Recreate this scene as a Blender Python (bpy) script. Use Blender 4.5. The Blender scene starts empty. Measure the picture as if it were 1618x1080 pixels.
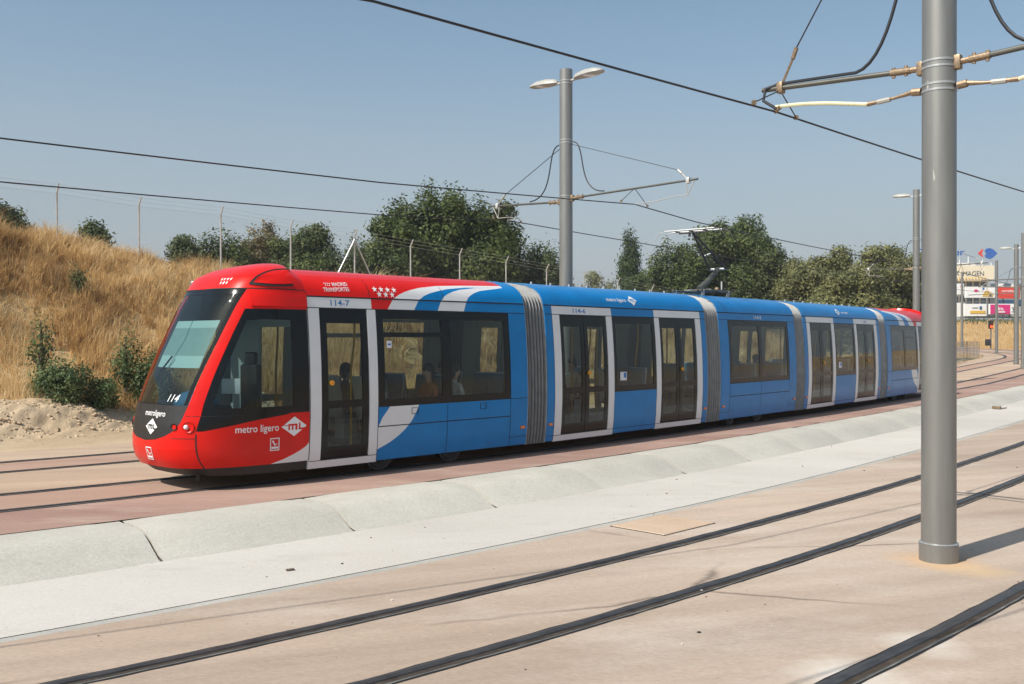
import bpy, bmesh, math, random
import numpy as np
from mathutils import Vector, Matrix
R = math.radians
random.seed(7); rng = np.random.default_rng(7)
SC = bpy.context.scene
COL = SC.collection

# ---------------------------------------------------------------- camera, sky, sun, exposure
F, HY = 1539.1, 536.1                       # focal length and horizon in photograph pixels (1618 x 1080)
CZ = 2.2                                    # camera height above the upper tramway deck
cam_d = bpy.data.cameras.new('camera'); cam = bpy.data.objects.new('camera', cam_d); COL.objects.link(cam)
cam_d.sensor_width = 36; cam_d.lens = F / 1618 * 36; cam_d.clip_start = .1; cam_d.clip_end = 6000
cam.location = (0, 0, CZ); cam.rotation_euler = (R(90) - math.atan((540 - HY) / F), 0, 0)
SC.camera = cam
SUN_EL, SUN_AZ = 47., 49.5 + 180.            # azimuth of the sun, clockwise from +Y
world = bpy.data.worlds.new('World'); SC.world = world; world.use_nodes = True
nt = world.node_tree; nt.nodes.clear()
sky = nt.nodes.new('ShaderNodeTexSky'); sky.sky_type = 'NISHITA'; sky.sun_disc = False
sky.sun_elevation = R(SUN_EL); sky.sun_rotation = R(SUN_AZ); sky.air_density = 1.0; sky.dust_density = 2.2; sky.ozone_density = 1.0
sky.altitude = 100
bg = nt.nodes.new('ShaderNodeBackground'); bg.inputs[1].default_value = .105
wo = nt.nodes.new('ShaderNodeOutputWorld')
hz = nt.nodes.new('ShaderNodeBackground'); hz.inputs[0].default_value = (.045, .052, .053, 1); hz.inputs[1].default_value = 1      # thin even summer haze veil over the whole sky
ad = nt.nodes.new('ShaderNodeAddShader')
tn = nt.nodes.new('ShaderNodeMix'); tn.data_type = 'RGBA'; tn.blend_type = 'MULTIPLY'; tn.inputs[0].default_value = 1; tn.inputs[7].default_value = (.88, 1, .98, 1); nt.links.new(sky.outputs[0], tn.inputs[6])
nt.links.new(tn.outputs[2], bg.inputs[0]); nt.links.new(bg.outputs[0], ad.inputs[0]); nt.links.new(hz.outputs[0], ad.inputs[1]); 
# grey ground haze that thickens evenly towards the whole horizon
wc = nt.nodes.new('ShaderNodeTexCoord'); sx = nt.nodes.new('ShaderNodeSeparateXYZ'); hr = nt.nodes.new('ShaderNodeValToRGB'); nt.links.new(wc.outputs['Generated'], sx.inputs[0]); nt.links.new(sx.outputs[2], hr.inputs[0])
el = hr.color_ramp.elements; el[0].position = 0; el[0].color = (.92, .92, .92, 1); el[1].position = .36; el[1].color = (0, 0, 0, 1)
for p_, v_ in ((.07, .84), (.18, .47), (.27, .14)): q_ = el.new(p_); q_.color = (v_, v_, v_, 1)
gh = nt.nodes.new('ShaderNodeBackground'); gh.inputs[0].default_value = (.372, .402, .438, 1); ms = nt.nodes.new('ShaderNodeMixShader')
nt.links.new(hr.outputs[0], ms.inputs[0]); nt.links.new(ad.outputs[0], ms.inputs[1]); nt.links.new(gh.outputs[0], ms.inputs[2]); nt.links.new(ms.outputs[0], wo.inputs[0])
sd = bpy.data.lights.new('sun', 'SUN'); sd.energy = 5.0; sd.angle = R(.53); sd.color = (1, .94, .85)
sun = bpy.data.objects.new('sun', sd); COL.objects.link(sun)
a = R(49.5); e = R(SUN_EL)
sun.rotation_euler = Vector((math.sin(a) * math.cos(e), math.cos(a) * math.cos(e), -math.sin(e))).to_track_quat('-Z', 'Y').to_euler()
sun.location = (-20, -20, 30)
vs = SC.view_settings; vs.view_transform = 'Standard'; vs.look = 'None'; vs.exposure = 0.22; vs.gamma = 1; vs.use_curve_mapping = False
SC.cycles.use_denoising = True
SC.cycles.max_bounces = 8; SC.cycles.transparent_max_bounces = 24

# ---------------------------------------------------------------- materials
MATS = {}
def new_mat(name):
    m = bpy.data.materials.new(name); m.use_nodes = True; MATS[name] = m
    return m, m.node_tree, m.node_tree.nodes['Principled BSDF']
def rgb(c): return (c[0], c[1], c[2], 1)
def mat(name, col, rough=.5, metal=0., coat=0., var=0., scale=8., bump=0., bscale=60., spec=.5, emit=0., stretch=None):
    m, t, b = new_mat(name)
    b.inputs['Base Color'].default_value = rgb(col); b.inputs['Roughness'].default_value = rough
    b.inputs['Metallic'].default_value = metal; b.inputs['Coat Weight'].default_value = coat; b.inputs['Coat Roughness'].default_value = .04
    b.inputs['Specular IOR Level'].default_value = spec
    if emit: b.inputs['Emission Color'].default_value = rgb(col); b.inputs['Emission Strength'].default_value = emit
    tc = t.nodes.new('ShaderNodeTexCoord'); src = tc.outputs['Object']
    if stretch:
        mp = t.nodes.new('ShaderNodeMapping'); mp.inputs['Scale'].default_value = stretch; t.links.new(src, mp.inputs[0]); src = mp.outputs[0]
    if var:
        n = t.nodes.new('ShaderNodeTexNoise'); n.inputs['Scale'].default_value = scale; n.inputs['Detail'].default_value = 6; t.links.new(src, n.inputs['Vector'])
        r = t.nodes.new('ShaderNodeValToRGB'); r.color_ramp.elements[0].position = .3; r.color_ramp.elements[1].position = .7
        r.color_ramp.elements[0].color = rgb([max(0, c * (1 - var)) for c in col]); r.color_ramp.elements[1].color = rgb([min(1, c * (1 + var)) for c in col])
        t.links.new(n.outputs[0], r.inputs[0]); t.links.new(r.outputs[0], b.inputs['Base Color'])
    if bump:
        n = t.nodes.new('ShaderNodeTexNoise'); n.inputs['Scale'].default_value = bscale; n.inputs['Detail'].default_value = 5; t.links.new(src, n.inputs['Vector'])
        bp = t.nodes.new('ShaderNodeBump'); bp.inputs['Strength'].default_value = bump; bp.inputs['Distance'].default_value = .02
        t.links.new(n.outputs[0], bp.inputs['Height']); t.links.new(bp.outputs[0], b.inputs['Normal'])
    return m
def ground_mat(name, c1, c2, c3, big=.25, fine=30., stain=None, bump=.25, spots=.35, stretch=(1, 1, 1), crack=False):
    """poured ground: two tones in big soft patches, fine speckle, and dirt stains of a third tone"""
    m, t, b = new_mat(name); N, L = t.nodes, t.links
    tc = N.new('ShaderNodeNewGeometry'); tc = type('G', (), {'outputs': {'Object': tc.outputs['Position']}})(); mp = N.new('ShaderNodeMapping'); mp.inputs['Scale'].default_value = stretch
    mp.inputs['Rotation'].default_value = (0, 0, R(-43))
    L.new(tc.outputs['Object'], mp.inputs[0]); P = mp.outputs[0]
    def noise(s, d=6, r=.55):
        n = N.new('ShaderNodeTexNoise'); n.inputs['Scale'].default_value = s; n.inputs['Detail'].default_value = d; n.inputs['Roughness'].default_value = r
        L.new(P, n.inputs['Vector']); return n.outputs[0]
    def ramp(f, p0, p1, a_, b_):
        r = N.new('ShaderNodeValToRGB'); r.color_ramp.elements[0].position = p0; r.color_ramp.elements[1].position = p1
        r.color_ramp.elements[0].color = a_; r.color_ramp.elements[1].color = b_; L.new(f, r.inputs[0]); return r.outputs[0]
    def mix(f, a_, b_, mode='MIX'):
        x = N.new('ShaderNodeMix'); x.data_type = 'RGBA'; x.blend_type = mode
        if isinstance(f, float): x.inputs[0].default_value = f
        else: L.new(f, x.inputs[0])
        for k, v in ((6, a_), (7, b_)):
            if isinstance(v, tuple): x.inputs[k].default_value = v
            else: L.new(v, x.inputs[k])
        return x.outputs[2]
    W, K = (1, 1, 1, 1), (0, 0, 0, 1)
    base = ramp(noise(big, 7, .6), .36, .66, rgb(c1), rgb(c2))
    st = ramp(noise(big * 2.7, 8, .66), .52, .72, K, W)
    fs = N.new('ShaderNodeMath'); fs.operation = 'MULTIPLY'; fs.inputs[1].default_value = spots; L.new(st, fs.inputs[0])
    col = mix(fs.outputs[0], base, rgb(c3))
    sd2 = ramp(noise(big * 7.3, 9, .7), .55, .78, K, W); f2 = N.new('ShaderNodeMath'); f2.operation = 'MULTIPLY'; f2.inputs[1].default_value = .42; L.new(sd2, f2.inputs[0]); col = mix(f2.outputs[0], col, rgb([q * .66 for q in c1]))
    sd3 = ramp(noise(big * .37, 5, .6), .3, .75, (.88, .88, .88, 1), (1.1, 1.09, 1.08, 1)); col = mix(1.0, col, sd3, 'MULTIPLY')
    sp = ramp(noise(fine, 4, .7), .3, .7, (.82, .82, .82, 1), (1.1, 1.1, 1.1, 1))
    col = mix(.8, col, sp, 'MULTIPLY')
    if crack:
        vo = N.new('ShaderNodeTexVoronoi'); vo.feature = 'DISTANCE_TO_EDGE'; vo.inputs['Scale'].default_value = .16; wb = N.new('ShaderNodeTexNoise'); wb.inputs['Scale'].default_value = 1.1; wb.inputs['Detail'].default_value = 6; L.new(P, wb.inputs['Vector'])
        wm = N.new('ShaderNodeMix'); wm.data_type = 'RGBA'; wm.inputs[0].default_value = .30; L.new(P, wm.inputs[6]); L.new(wb.outputs['Color'], wm.inputs[7]); L.new(wm.outputs[2], vo.inputs['Vector'])
        ck = ramp(vo.outputs['Distance'], .0, .004, (.45, .45, .45, 1), W); cm = ramp(noise(.5, 3), .46, .6, K, W); col = mix(cm, col, mix(1.0, col, ck, 'MULTIPLY'))
        m2 = N.new('ShaderNodeMapping'); m2.inputs['Scale'].default_value = (.05, 2.2, 1); L.new(P, m2.inputs[0]); sn = N.new('ShaderNodeTexNoise'); sn.inputs['Scale'].default_value = 1.; sn.inputs['Detail'].default_value = 7; L.new(m2.outputs[0], sn.inputs['Vector'])
        col = mix(1.0, col, ramp(sn.outputs[0], .35, .68, (.86, .85, .84, 1), (1.08, 1.08, 1.08, 1)), 'MULTIPLY')
    if stain:                                                # rust or oil blotches with a place of their own: (x, y, radius, colour)
        for (x, y, rad, cc) in stain:
            d = N.new('ShaderNodeVectorMath'); d.operation = 'DISTANCE'; d.inputs[1].default_value = (x, y, 0)
            sx = N.new('ShaderNodeVectorMath'); sx.operation = 'MULTIPLY'; sx.inputs[1].default_value = (1, 1, 0); L.new(tc.outputs['Object'], sx.inputs[0])
            L.new(sx.outputs[0], d.inputs[0])
            wob = N.new('ShaderNodeMath'); wob.operation = 'MULTIPLY_ADD'; wob.inputs[1].default_value = rad * 1.3; L.new(noise(2.2, 6, .6), wob.inputs[0]); L.new(d.outputs['Value'], wob.inputs[2])
            mr = N.new('ShaderNodeMapRange'); mr.inputs[1].default_value = rad * .75; mr.inputs[2].default_value = rad * 1.6; mr.inputs[3].default_value = .75; mr.inputs[4].default_value = 0
            L.new(wob.outputs[0], mr.inputs[0]); col = mix(mr.outputs[0], col, rgb(cc))
    L.new(col, b.inputs['Base Color']); b.inputs['Roughness'].default_value = .85; b.inputs['Specular IOR Level'].default_value = .25
    bp = N.new('ShaderNodeBump'); bp.inputs['Strength'].default_value = bump; bp.inputs['Distance'].default_value = .02
    L.new(noise(fine * 1.5, 6, .6), bp.inputs['Height']); L.new(bp.outputs[0], b.inputs['Normal'])
    return m
def glass_mat(name, tint, gloss=.0, ior=1.5, film=None):
    """tinted window glass: coloured transmission plus Fresnel reflection"""
    m = bpy.data.materials.new(name); m.use_nodes = True; t = m.node_tree; t.nodes.clear(); MATS[name] = m
    o = t.nodes.new('ShaderNodeOutputMaterial'); tr = t.nodes.new('ShaderNodeBsdfTransparent'); tr.inputs[0].default_value = rgb(tint)
    g = t.nodes.new('ShaderNodeBsdfGlossy'); g.inputs[0].default_value = (1, 1, 1, 1); g.inputs[1].default_value = .015
    fr = t.nodes.new('ShaderNodeFresnel'); ge = t.nodes.new('ShaderNodeNewGeometry')      # thin pane: the same reflectance from both faces
    io = t.nodes.new('ShaderNodeMapRange'); io.inputs[3].default_value = ior; io.inputs[4].default_value = 1 / ior; t.links.new(ge.outputs['Backfacing'], io.inputs[0]); t.links.new(io.outputs[0], fr.inputs[0])
    mx = t.nodes.new('ShaderNodeMixShader')
    t.links.new(fr.outputs[0], mx.inputs[0]); t.links.new(tr.outputs[0], mx.inputs[1]); t.links.new(g.outputs[0], mx.inputs[2])
    t.links.new(mx.outputs[0], o.inputs[0]); return m
def leaf_mat(name, c_dark, c_light, trans=.35, nscale=.7):
    m = bpy.data.materials.new(name); m.use_nodes = True; t = m.node_tree; N, L = t.nodes, t.links; b = N['Principled BSDF']; MATS[name] = m
    ge = N.new('ShaderNodeNewGeometry'); tc = N.new('ShaderNodeTexCoord')
    n = N.new('ShaderNodeTexNoise'); n.inputs['Scale'].default_value = nscale; n.inputs['Detail'].default_value = 3; L.new(tc.outputs['Object'], n.inputs['Vector'])
    ad = N.new('ShaderNodeMath'); ad.operation = 'ADD'; L.new(n.outputs[0], ad.inputs[0])
    ml = N.new('ShaderNodeMath'); ml.operation = 'MULTIPLY_ADD'; ml.inputs[1].default_value = .34; ml.inputs[2].default_value = -.17; L.new(ge.outputs['Random Per Island'], ml.inputs[0]); L.new(ml.outputs[0], ad.inputs[1])
    r = N.new('ShaderNodeValToRGB'); r.color_ramp.elements[0].position = .28; r.color_ramp.elements[1].position = .75
    r.color_ramp.elements[0].color = rgb(c_dark); r.color_ramp.elements[1].color = rgb(c_light); L.new(ad.outputs[0], r.inputs[0])
    L.new(r.outputs[0], b.inputs['Base Color']); b.inputs['Roughness'].default_value = .6; b.inputs['Specular IOR Level'].default_value = .3
    tr = N.new('ShaderNodeBsdfTranslucent'); L.new(r.outputs[0], tr.inputs[0])
    mx = N.new('ShaderNodeMixShader'); mx.inputs[0].default_value = trans; L.new(b.outputs[0], mx.inputs[1]); L.new(tr.outputs[0], mx.inputs[2])
    L.new(mx.outputs[0], N['Material Output'].inputs[0]); return m

RED, BLUE, WHT = (.60, .009, .005), (.000, .165, .44), (.66, .66, .67)
mat('red_paint', RED, .3, coat=.10, var=.08, scale=2.5, spec=.22, bump=.10, bscale=1.4); mat('blue_paint', BLUE, .3, coat=.10, var=.08, scale=2.5, spec=.22, bump=.10, bscale=1.4); mat('white_paint', WHT, .3, coat=.2, var=.03, scale=3)
mat('black_gloss', (.006, .007, .008), .12, spec=.28); mat('black_plastic', (.012, .012, .013), .5, var=.3, scale=20); mat('seam', (.01, .01, .012), .8)
mat('dark_metal', (.04, .04, .042), .55, metal=.3, var=.4, scale=12); mat('inner_grey', (.30, .33, .34), .6); mat('inner_floor', (.12, .12, .13), .7, var=.2, scale=30)
mat('bellows', (.09, .093, .098), .5, var=.12, scale=6, stretch=(1, 1, .4)); mat('bellows_frame_lit_ridge', (.30, .305, .31), .45, metal=.2, var=.15, scale=5)  # paler grey: gangway end frames, and fold ridges painted as if sunlit
mat('seat_blue', (.05, .12, .18), .7, var=.2, scale=40); mat('seat_shell', (.45, .48, .5), .4); mat('yellow_bar', (.62, .33, .02), .35); mat('amber', (.75, .2, .02), .3)
mat('blind', (.24, .35, .36), .75, var=.04); mat('blind_light', (.42, .56, .57), .75); mat('dash_blue', (.02, .12, .24), .55)
mat('wheel_steel', (.10, .095, .09), .5, metal=.5, var=.3, scale=8); mat('lamp_glass', (.7, .72, .74), .15, coat=.5); mat('sticker', (.62, .62, .66), .5); mat('print_blue', (.02, .14, .40), .5); mat('print_white', (.74, .74, .75), .45)
mat('print_dark', (.05, .055, .07), .6)
glass_mat('window_glass', (.56, .63, .61), ior=1.42); glass_mat('cab_glass', (.52, .63, .62), ior=1.40)
mat('pole_grey', (.235, .235, .225), .42, metal=.55, var=.10, scale=3, bump=.04, bscale=90, stretch=(4, 4, .35)); mat('pole_band', (.42, .43, .43), .4, metal=.6, var=.12, scale=20)
mat('arm_tube', (.10, .10, .088), .5, metal=.4, var=.12, scale=6); mat('galvanised', (.55, .55, .54), .45, metal=.5, var=.12, scale=15); mat('bronze', (.24, .175, .115), .5, metal=.5, var=.3, scale=40); mat('cable', (.012, .014, .02), .55); mat('wire', (.045, .042, .045), .5, metal=.6)
mat('fibre_rod', (.62, .60, .38), .5, var=.1, scale=25); mat('insulator', (.34, .33, .30), .4); mat('lamp_shell', (.34, .34, .32), .45, var=.08, scale=6)
mat('rail_steel', (.055, .051, .050), .42, metal=.4, var=.35, scale=5, spec=.4); mat('rail_groove', (.022, .020, .020), .7); mat('rail_rubber', (.040, .039, .041), .75, var=.25, scale=9); mat('rail_rust', (.055, .043, .034), .9, spec=.1, var=.35, scale=9)
mat('rail_mortar', (.13, .125, .11), .9, var=.5, scale=6)
ground_mat('concrete_beige', (.385, .300, .238), (.455, .370, .303), (.53, .475, .415), big=.22, fine=42, spots=.6, stain=[(4.79, 10.93, .62, (.55, .33, .15)), (5.0, 10.4, .5, (.50, .36, .22)), (2.5, 7.2, .55, (.60, .57, .52)), (3.4, 7.9, .4, (.58, .55, .50)), (7.2, 8.6, .22, (.22, .18, .15)), (-.6, 9.0, .25, (.32, .25, .20))], stretch=(.45, 1, 1), crack=True)
ground_mat('concrete_sand', (.44, .325, .24), (.50, .385, .29), (.42, .28, .205), big=.3, fine=42, spots=.4, stretch=(.4, 1, 1), crack=True)
ground_mat('concrete_red', (.28, .175, .142), (.38, .255, .208), (.45, .345, .285), big=.5, fine=40, spots=.75, stretch=(.4, 1, 1))
ground_mat('concrete_rose', (.36, .235, .18), (.42, .29, .225), (.33, .19, .15), big=.35, fine=40, spots=.5, stretch=(.4, 1, 1))
ground_mat('concrete_white', (.475, .452, .415), (.525, .503, .465), (.445, .405, .35), big=.3, fine=60, spots=.45, stretch=(.5, 1, 1))
ground_mat('concrete_kerb', (.425, .41, .365), (.485, .468, .42), (.38, .36, .31), big=.5, fine=28, spots=.5, bump=.2)
ground_mat('concrete_joint', (.36, .355, .33), (.42, .41, .38), (.30, .285, .25), big=1.2, fine=40, spots=.5)
ground_mat('slab_tan', (.46, .345, .25), (.51, .39, .29), (.40, .29, .20), big=.8, fine=50, spots=.5)
ground_mat('soil_dry', (.40, .265, .12), (.50, .36, .19), (.28, .17, .075), big=.5, fine=12, spots=.6, bump=.8)
ground_mat('soil_sand', (.40, .305, .20), (.47, .365, .25), (.33, .235, .14), big=.6, fine=14, spots=.5, bump=.9)
ground_mat('plain_earth', (.40, .30, .17), (.46, .36, .22), (.22, .22, .10), big=.02, fine=4, spots=.7)
mat('clod', (.45, .35, .235), .95, var=.25, scale=9, bump=.6, bscale=25); mat('stone_grey', (.46, .44, .40), .9, var=.25, scale=7, bump=.4, bscale=30)
mat('bark', (.10, .075, .05), .9, var=.3, scale=10, bump=.6, bscale=20)
leaf_mat('leaf_dark', (.024, .042, .013), (.145, .180, .052)); leaf_mat('leaf_deep', (.024, .037, .013), (.120, .140, .044)); leaf_mat('leaf_olive', (.080, .092, .032), (.25, .25, .105)); leaf_mat('leaf_shrub', (.048, .078, .030), (.165, .215, .085), nscale=2.)
leaf_mat('leaf_dry', (.12, .10, .045), (.26, .21, .10)); leaf_mat('leaf_pale', (.06, .085, .035), (.16, .19, .09)); leaf_mat('leaf_poplar', (.022, .045, .014), (.085, .12, .035))
mat('skin', (.42, .25, .17), .6); mat('hair_dark', (.015, .012, .01), .6)
for k, c in enumerate(((.30, .34, .42), (.42, .40, .38), (.30, .10, .05), (.08, .09, .12), (.5, .5, .5))): mat('cloth_%d' % k, c, .85, var=.15, scale=20)

def scuffs(name, col, sc=(9, 9, 2.2), amt=.70):
    m = MATS[name]; t = m.node_tree; N, L = t.nodes, t.links; b = N['Principled BSDF']; src = b.inputs['Base Color'].links[0].from_socket
    g = N.new('ShaderNodeTexCoord'); mp = N.new('ShaderNodeMapping'); mp.inputs['Scale'].default_value = sc; L.new(g.outputs['Object'], mp.inputs[0]); n = N.new('ShaderNodeTexNoise'); n.inputs['Scale'].default_value = 1; n.inputs['Detail'].default_value = 8; n.inputs['Roughness'].default_value = .62; L.new(mp.outputs[0], n.inputs['Vector'])
    r = N.new('ShaderNodeValToRGB'); r.color_ramp.elements[0].position = amt; r.color_ramp.elements[1].position = amt + .03; L.new(n.outputs[0], r.inputs[0]); x = N.new('ShaderNodeMix'); x.data_type = 'RGBA'; L.new(r.outputs[0], x.inputs[0]); L.new(src, x.inputs[6]); x.inputs[7].default_value = rgb(col); L.new(x.outputs[2], b.inputs['Base Color'])
scuffs('pole_grey', (.55, .54, .50), amt=.695)
# ---------------------------------------------------------------- mesh helpers
def link(name, me, parent=None, loc=None, rot=None):
    o = bpy.data.objects.new(name, me); COL.objects.link(o)
    if parent is not None: o.parent = parent
    if loc is not None: o.location = loc
    if rot is not None: o.rotation_euler = rot
    return o
def empty(name, loc=(0, 0, 0), parent=None, rz=0.):
    o = link(name, None, parent, loc, (0, 0, rz)); o.empty_display_size = .3; return o
def tag(o, label=None, cat=None, group=None, kind=None):
    if label: o['label'] = label
    if cat: o['category'] = cat
    if group: o['group'] = group
    if kind: o['kind'] = kind
    return o
class MB:
    """collects shapes; build() links them as ONE mesh object"""
    def __init__(s): s.v, s.f, s.m, s.ms = [], [], [], []
    def mi(s, m):
        if m not in s.ms: s.ms.append(m)
        return s.ms.index(m)
    def raw(s, v, f, m):
        b = len(s.v); s.v += [tuple(p) for p in v]; i = s.mi(m)
        for q in f: s.f.append(tuple(b + k for k in q)); s.m.append(i)
        return s
    def box(s, c, d, m, rz=0., bev=0., M=None):
        x, y, z = d[0] / 2, d[1] / 2, d[2] / 2
        if bev:
            bm = bmesh.new(); bmesh.ops.create_cube(bm, size=1); bmesh.ops.scale(bm, vec=d, verts=bm.verts)
            bmesh.ops.bevel(bm, geom=list(bm.edges), offset=bev, segments=2, affect='EDGES', profile=.5)
            v = [p.co.copy() for p in bm.verts]; f = [[q.index for q in g.verts] for g in bm.faces]; bm.free()
        else:
            v = [Vector((sx * x, sy * y, sz * z)) for sx in (-1, 1) for sy in (-1, 1) for sz in (-1, 1)]
            f = [(0, 1, 3, 2), (4, 6, 7, 5), (0, 4, 5, 1), (2, 3, 7, 6), (0, 2, 6, 4), (1, 5, 7, 3)]
        mt = M or (Matrix.Translation(c) @ Matrix.Rotation(rz, 4, 'Z'))
        return s.raw([mt @ p for p in v], f, m)
    def tube(s, pts, r, m, n=8, cap=True):
        pts = [Vector(p) for p in pts]; k = len(pts); rr = r if isinstance(r, (list, tuple)) else [r] * k
        v = []; prev = None
        for i, p in enumerate(pts):
            t = (pts[min(i + 1, k - 1)] - pts[max(i - 1, 0)]).normalized()
            if prev is None:
                u = t.cross(Vector((0, 0, 1)))
                if u.length < 1e-3: u = t.cross(Vector((1, 0, 0)))
            else: u = prev - t * prev.dot(t)
            u.normalize(); prev = u; w = t.cross(u)
            for j in range(n):
                q = 2 * math.pi * j / n; v.append(p + (u * math.cos(q) + w * math.sin(q)) * rr[i])
        f = [(i * n + j, i * n + (j + 1) % n, (i + 1) * n + (j + 1) % n, (i + 1) * n + j) for i in range(k - 1) for j in range(n)]
        if cap: f += [tuple(range(n - 1, -1, -1)), tuple((k - 1) * n + j for j in range(n))]
        return s.raw(v, f, m)
    def ball(s, c, r, m, n=10, k=7, noise=0., seed=0):
        r = r if isinstance(r, (list, tuple)) else (r, r, r); rd = random.Random(seed); v = []; f = []
        for i in range(k + 1):
            th = math.pi * i / k
            for j in range(n):
                ph = 2 * math.pi * j / n; q = 1 + (rd.uniform(-noise, noise) if noise else 0)
                v.append((c[0] + r[0] * q * math.sin(th) * math.cos(ph), c[1] + r[1] * q * math.sin(th) * math.sin(ph), c[2] + r[2] * q * math.cos(th)))
        f = [(i * n + j, (i + 1) * n + j, (i + 1) * n + (j + 1) % n, i * n + (j + 1) % n) for i in range(k) for j in range(n)]
        return s.raw(v, f, m)
    def mesh(s, name, smooth=30):
        me = bpy.data.meshes.new(name); me.from_pydata(s.v, [], s.f); 
        for m in s.ms: me.materials.append(MATS[m])
        me.polygons.foreach_set('material_index', s.m)
        if smooth: me.shade_smooth(); me.set_sharp_from_angle(angle=R(smooth))
        me.update(); return me
    def build(s, name, parent=None, loc=None, rot=None, smooth=30): return link(name, s.mesh(name, smooth), parent, loc, rot)
def np_mesh(name, co, tri, m, attr=None):
    me = bpy.data.meshes.new(name); n = len(tri)
    me.vertices.add(len(co)); me.vertices.foreach_set('co', co.astype(np.float32).ravel())
    me.loops.add(n * 3); me.loops.foreach_set('vertex_index', tri.astype(np.int32).ravel())
    me.polygons.add(n); me.polygons.foreach_set('loop_start', np.arange(0, n * 3, 3, dtype=np.int32)); me.polygons.foreach_set('loop_total', np.full(n, 3, np.int32))
    if attr is not None:
        at = me.attributes.new('tone', 'FLOAT', 'POINT'); at.data.foreach_set('value', attr.astype(np.float32))
    me.materials.append(MATS[m]); me.update(); me.validate(); return me
_tc = {}
def text_mesh(txt, size=1., shear=0., bold=0.):
    key = (txt, size, shear, bold)
    if key in _tc: return _tc[key]
    cu = bpy.data.curves.new('t', 'FONT'); cu.body = txt; cu.size = size; cu.shear = shear; cu.offset = bold; cu.align_x = 'LEFT'; cu.resolution_u = 3
    o = bpy.data.objects.new('t', cu); COL.objects.link(o); dg = bpy.context.evaluated_depsgraph_get(); dg.update()
    me = o.evaluated_get(dg).to_mesh()
    v = [(p.co.x, p.co.y) for p in me.vertices]; f = [tuple(q.vertices) for q in me.polygons]
    o.evaluated_get(dg).to_mesh_clear(); bpy.data.objects.remove(o); bpy.data.curves.remove(cu)
    _tc[key] = (v, f); return v, f

# ---------------------------------------------------------------- the tramway's alignment: s along the track, o across it (positive = away from the camera)
_s = np.arange(-40, 200.1, .25)
_k = np.interp(_s, [-40, -30, 0, 15, 25, 32, 78, 90, 200], [-.0149, -.0149, -.0147, -.0033, -.0034, -.0012, -.0006, -.024, -.024])
_i0 = int(np.argmin(abs(_s))); _h = np.cumsum(_k) * .25; _h = _h - _h[_i0] + .8362
_x = np.cumsum(np.sin(_h)) * .25; _y = np.cumsum(np.cos(_h)) * .25; _x = _x - _x[_i0] - 5.6503; _y = _y - _y[_i0] + 14.2233
def rise(s): return .5 * np.clip((s - 45) / 35, 0, 1) + .7 * np.clip((s - 80) / 40, 0, 1)
def so(s, o, z=0.):
    x, y, h = np.interp(s, _s, _x), np.interp(s, _s, _y), np.interp(s, _s, _h)
    return Vector((float(x - np.cos(h) * o), float(y + np.sin(h) * o), float(z + rise(s))))
def so_np(s, o):
    x, y, h = np.interp(s, _s, _x), np.interp(s, _s, _y), np.interp(s, _s, _h)
    return x - np.cos(h) * o, y + np.sin(h) * o
def head(s): return float(np.interp(s, _s, _h))
def at(px, Y, py=None, z=None):
    """a point at distance Y seen at photograph pixel px (and py)"""
    return Vector(((px - 809) / F * Y, Y, z if z is not None else CZ + (HY - py) / F * Y))
ZL = -.278
T = {0: -11.44, 1: -7.76, 2: 0., 3: 3.976}
S_ALL = list(np.arange(-34, 60, .75)) + list(np.arange(60, 142, 1.5))
def ribbon(mb, o0, z0, o1, z1, m, ss=S_ALL, n=1):
    v, f = [], []
    for s in ss:
        for j in range(n + 1): v.append(so(s, o0 + (o1 - o0) * j / n, z0 + (z1 - z0) * j / n))
    w = n + 1
    f = [(i * w + j, i * w + j + 1, (i + 1) * w + j + 1, (i + 1) * w + j)[::-1] for i in range(len(ss) - 1) for j in range(n)]
    mb.raw(v, f, m)

# ---------------------------------------------------------------- setting: ground, decks, kerb, rails
def sstep(a_, b_, x): t = np.clip((x - a_) / (b_ - a_), 0, 1); return t * t * (3 - 2 * t)
def lumps(x, y, seed=0, oct=4, base=.25):
    r = np.random.default_rng(seed); z = np.zeros_like(x); amp = 1.
    for k in range(oct):
        for q in range(3):
            th = r.uniform(0, 6.28); fq = base * 2 ** k * r.uniform(.7, 1.3); z = z + amp * np.sin((x * math.cos(th) + y * math.sin(th)) * fq * 6.28 + r.uniform(0, 6.28)) / 3
        amp *= .55
    return z
def hill_z(s, o):
    s = np.asarray(s, float); o = np.asarray(o, float)
    top = np.interp(s, [-30, -2, 2, 5, 8, 15, 30, 45, 70, 100], [7.4, 6.2, 5.65, 5.1, 4.65, 4.4, 3.8, 2.9, 1.3, .5])
    t = np.clip((o - 8.9) / 8.2, 0, 1); r = .5 * t * t * (3 - 2 * t) + .5 * t
    x, y = so_np(s, o)
    return top * r + lumps(x, y, 3, 4, .09) * .22 * sstep(9, 12, o) - .03 + rise(s)
def mound_z(s, o):
    x, y = so_np(s, o)
    m = np.exp(-((o - 9.3) / .75) ** 2) * (.52 * np.exp(-((s - 1.2) / 2.6) ** 4) + .75 * np.exp(-((s - 6.9) / 1.7) ** 4))
    return m * (1 + .30 * lumps(x, y, 5, 4, .45)) + .05 * lumps(x, y, 9, 3, 1.3) * np.minimum(1, m * 6)
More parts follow.
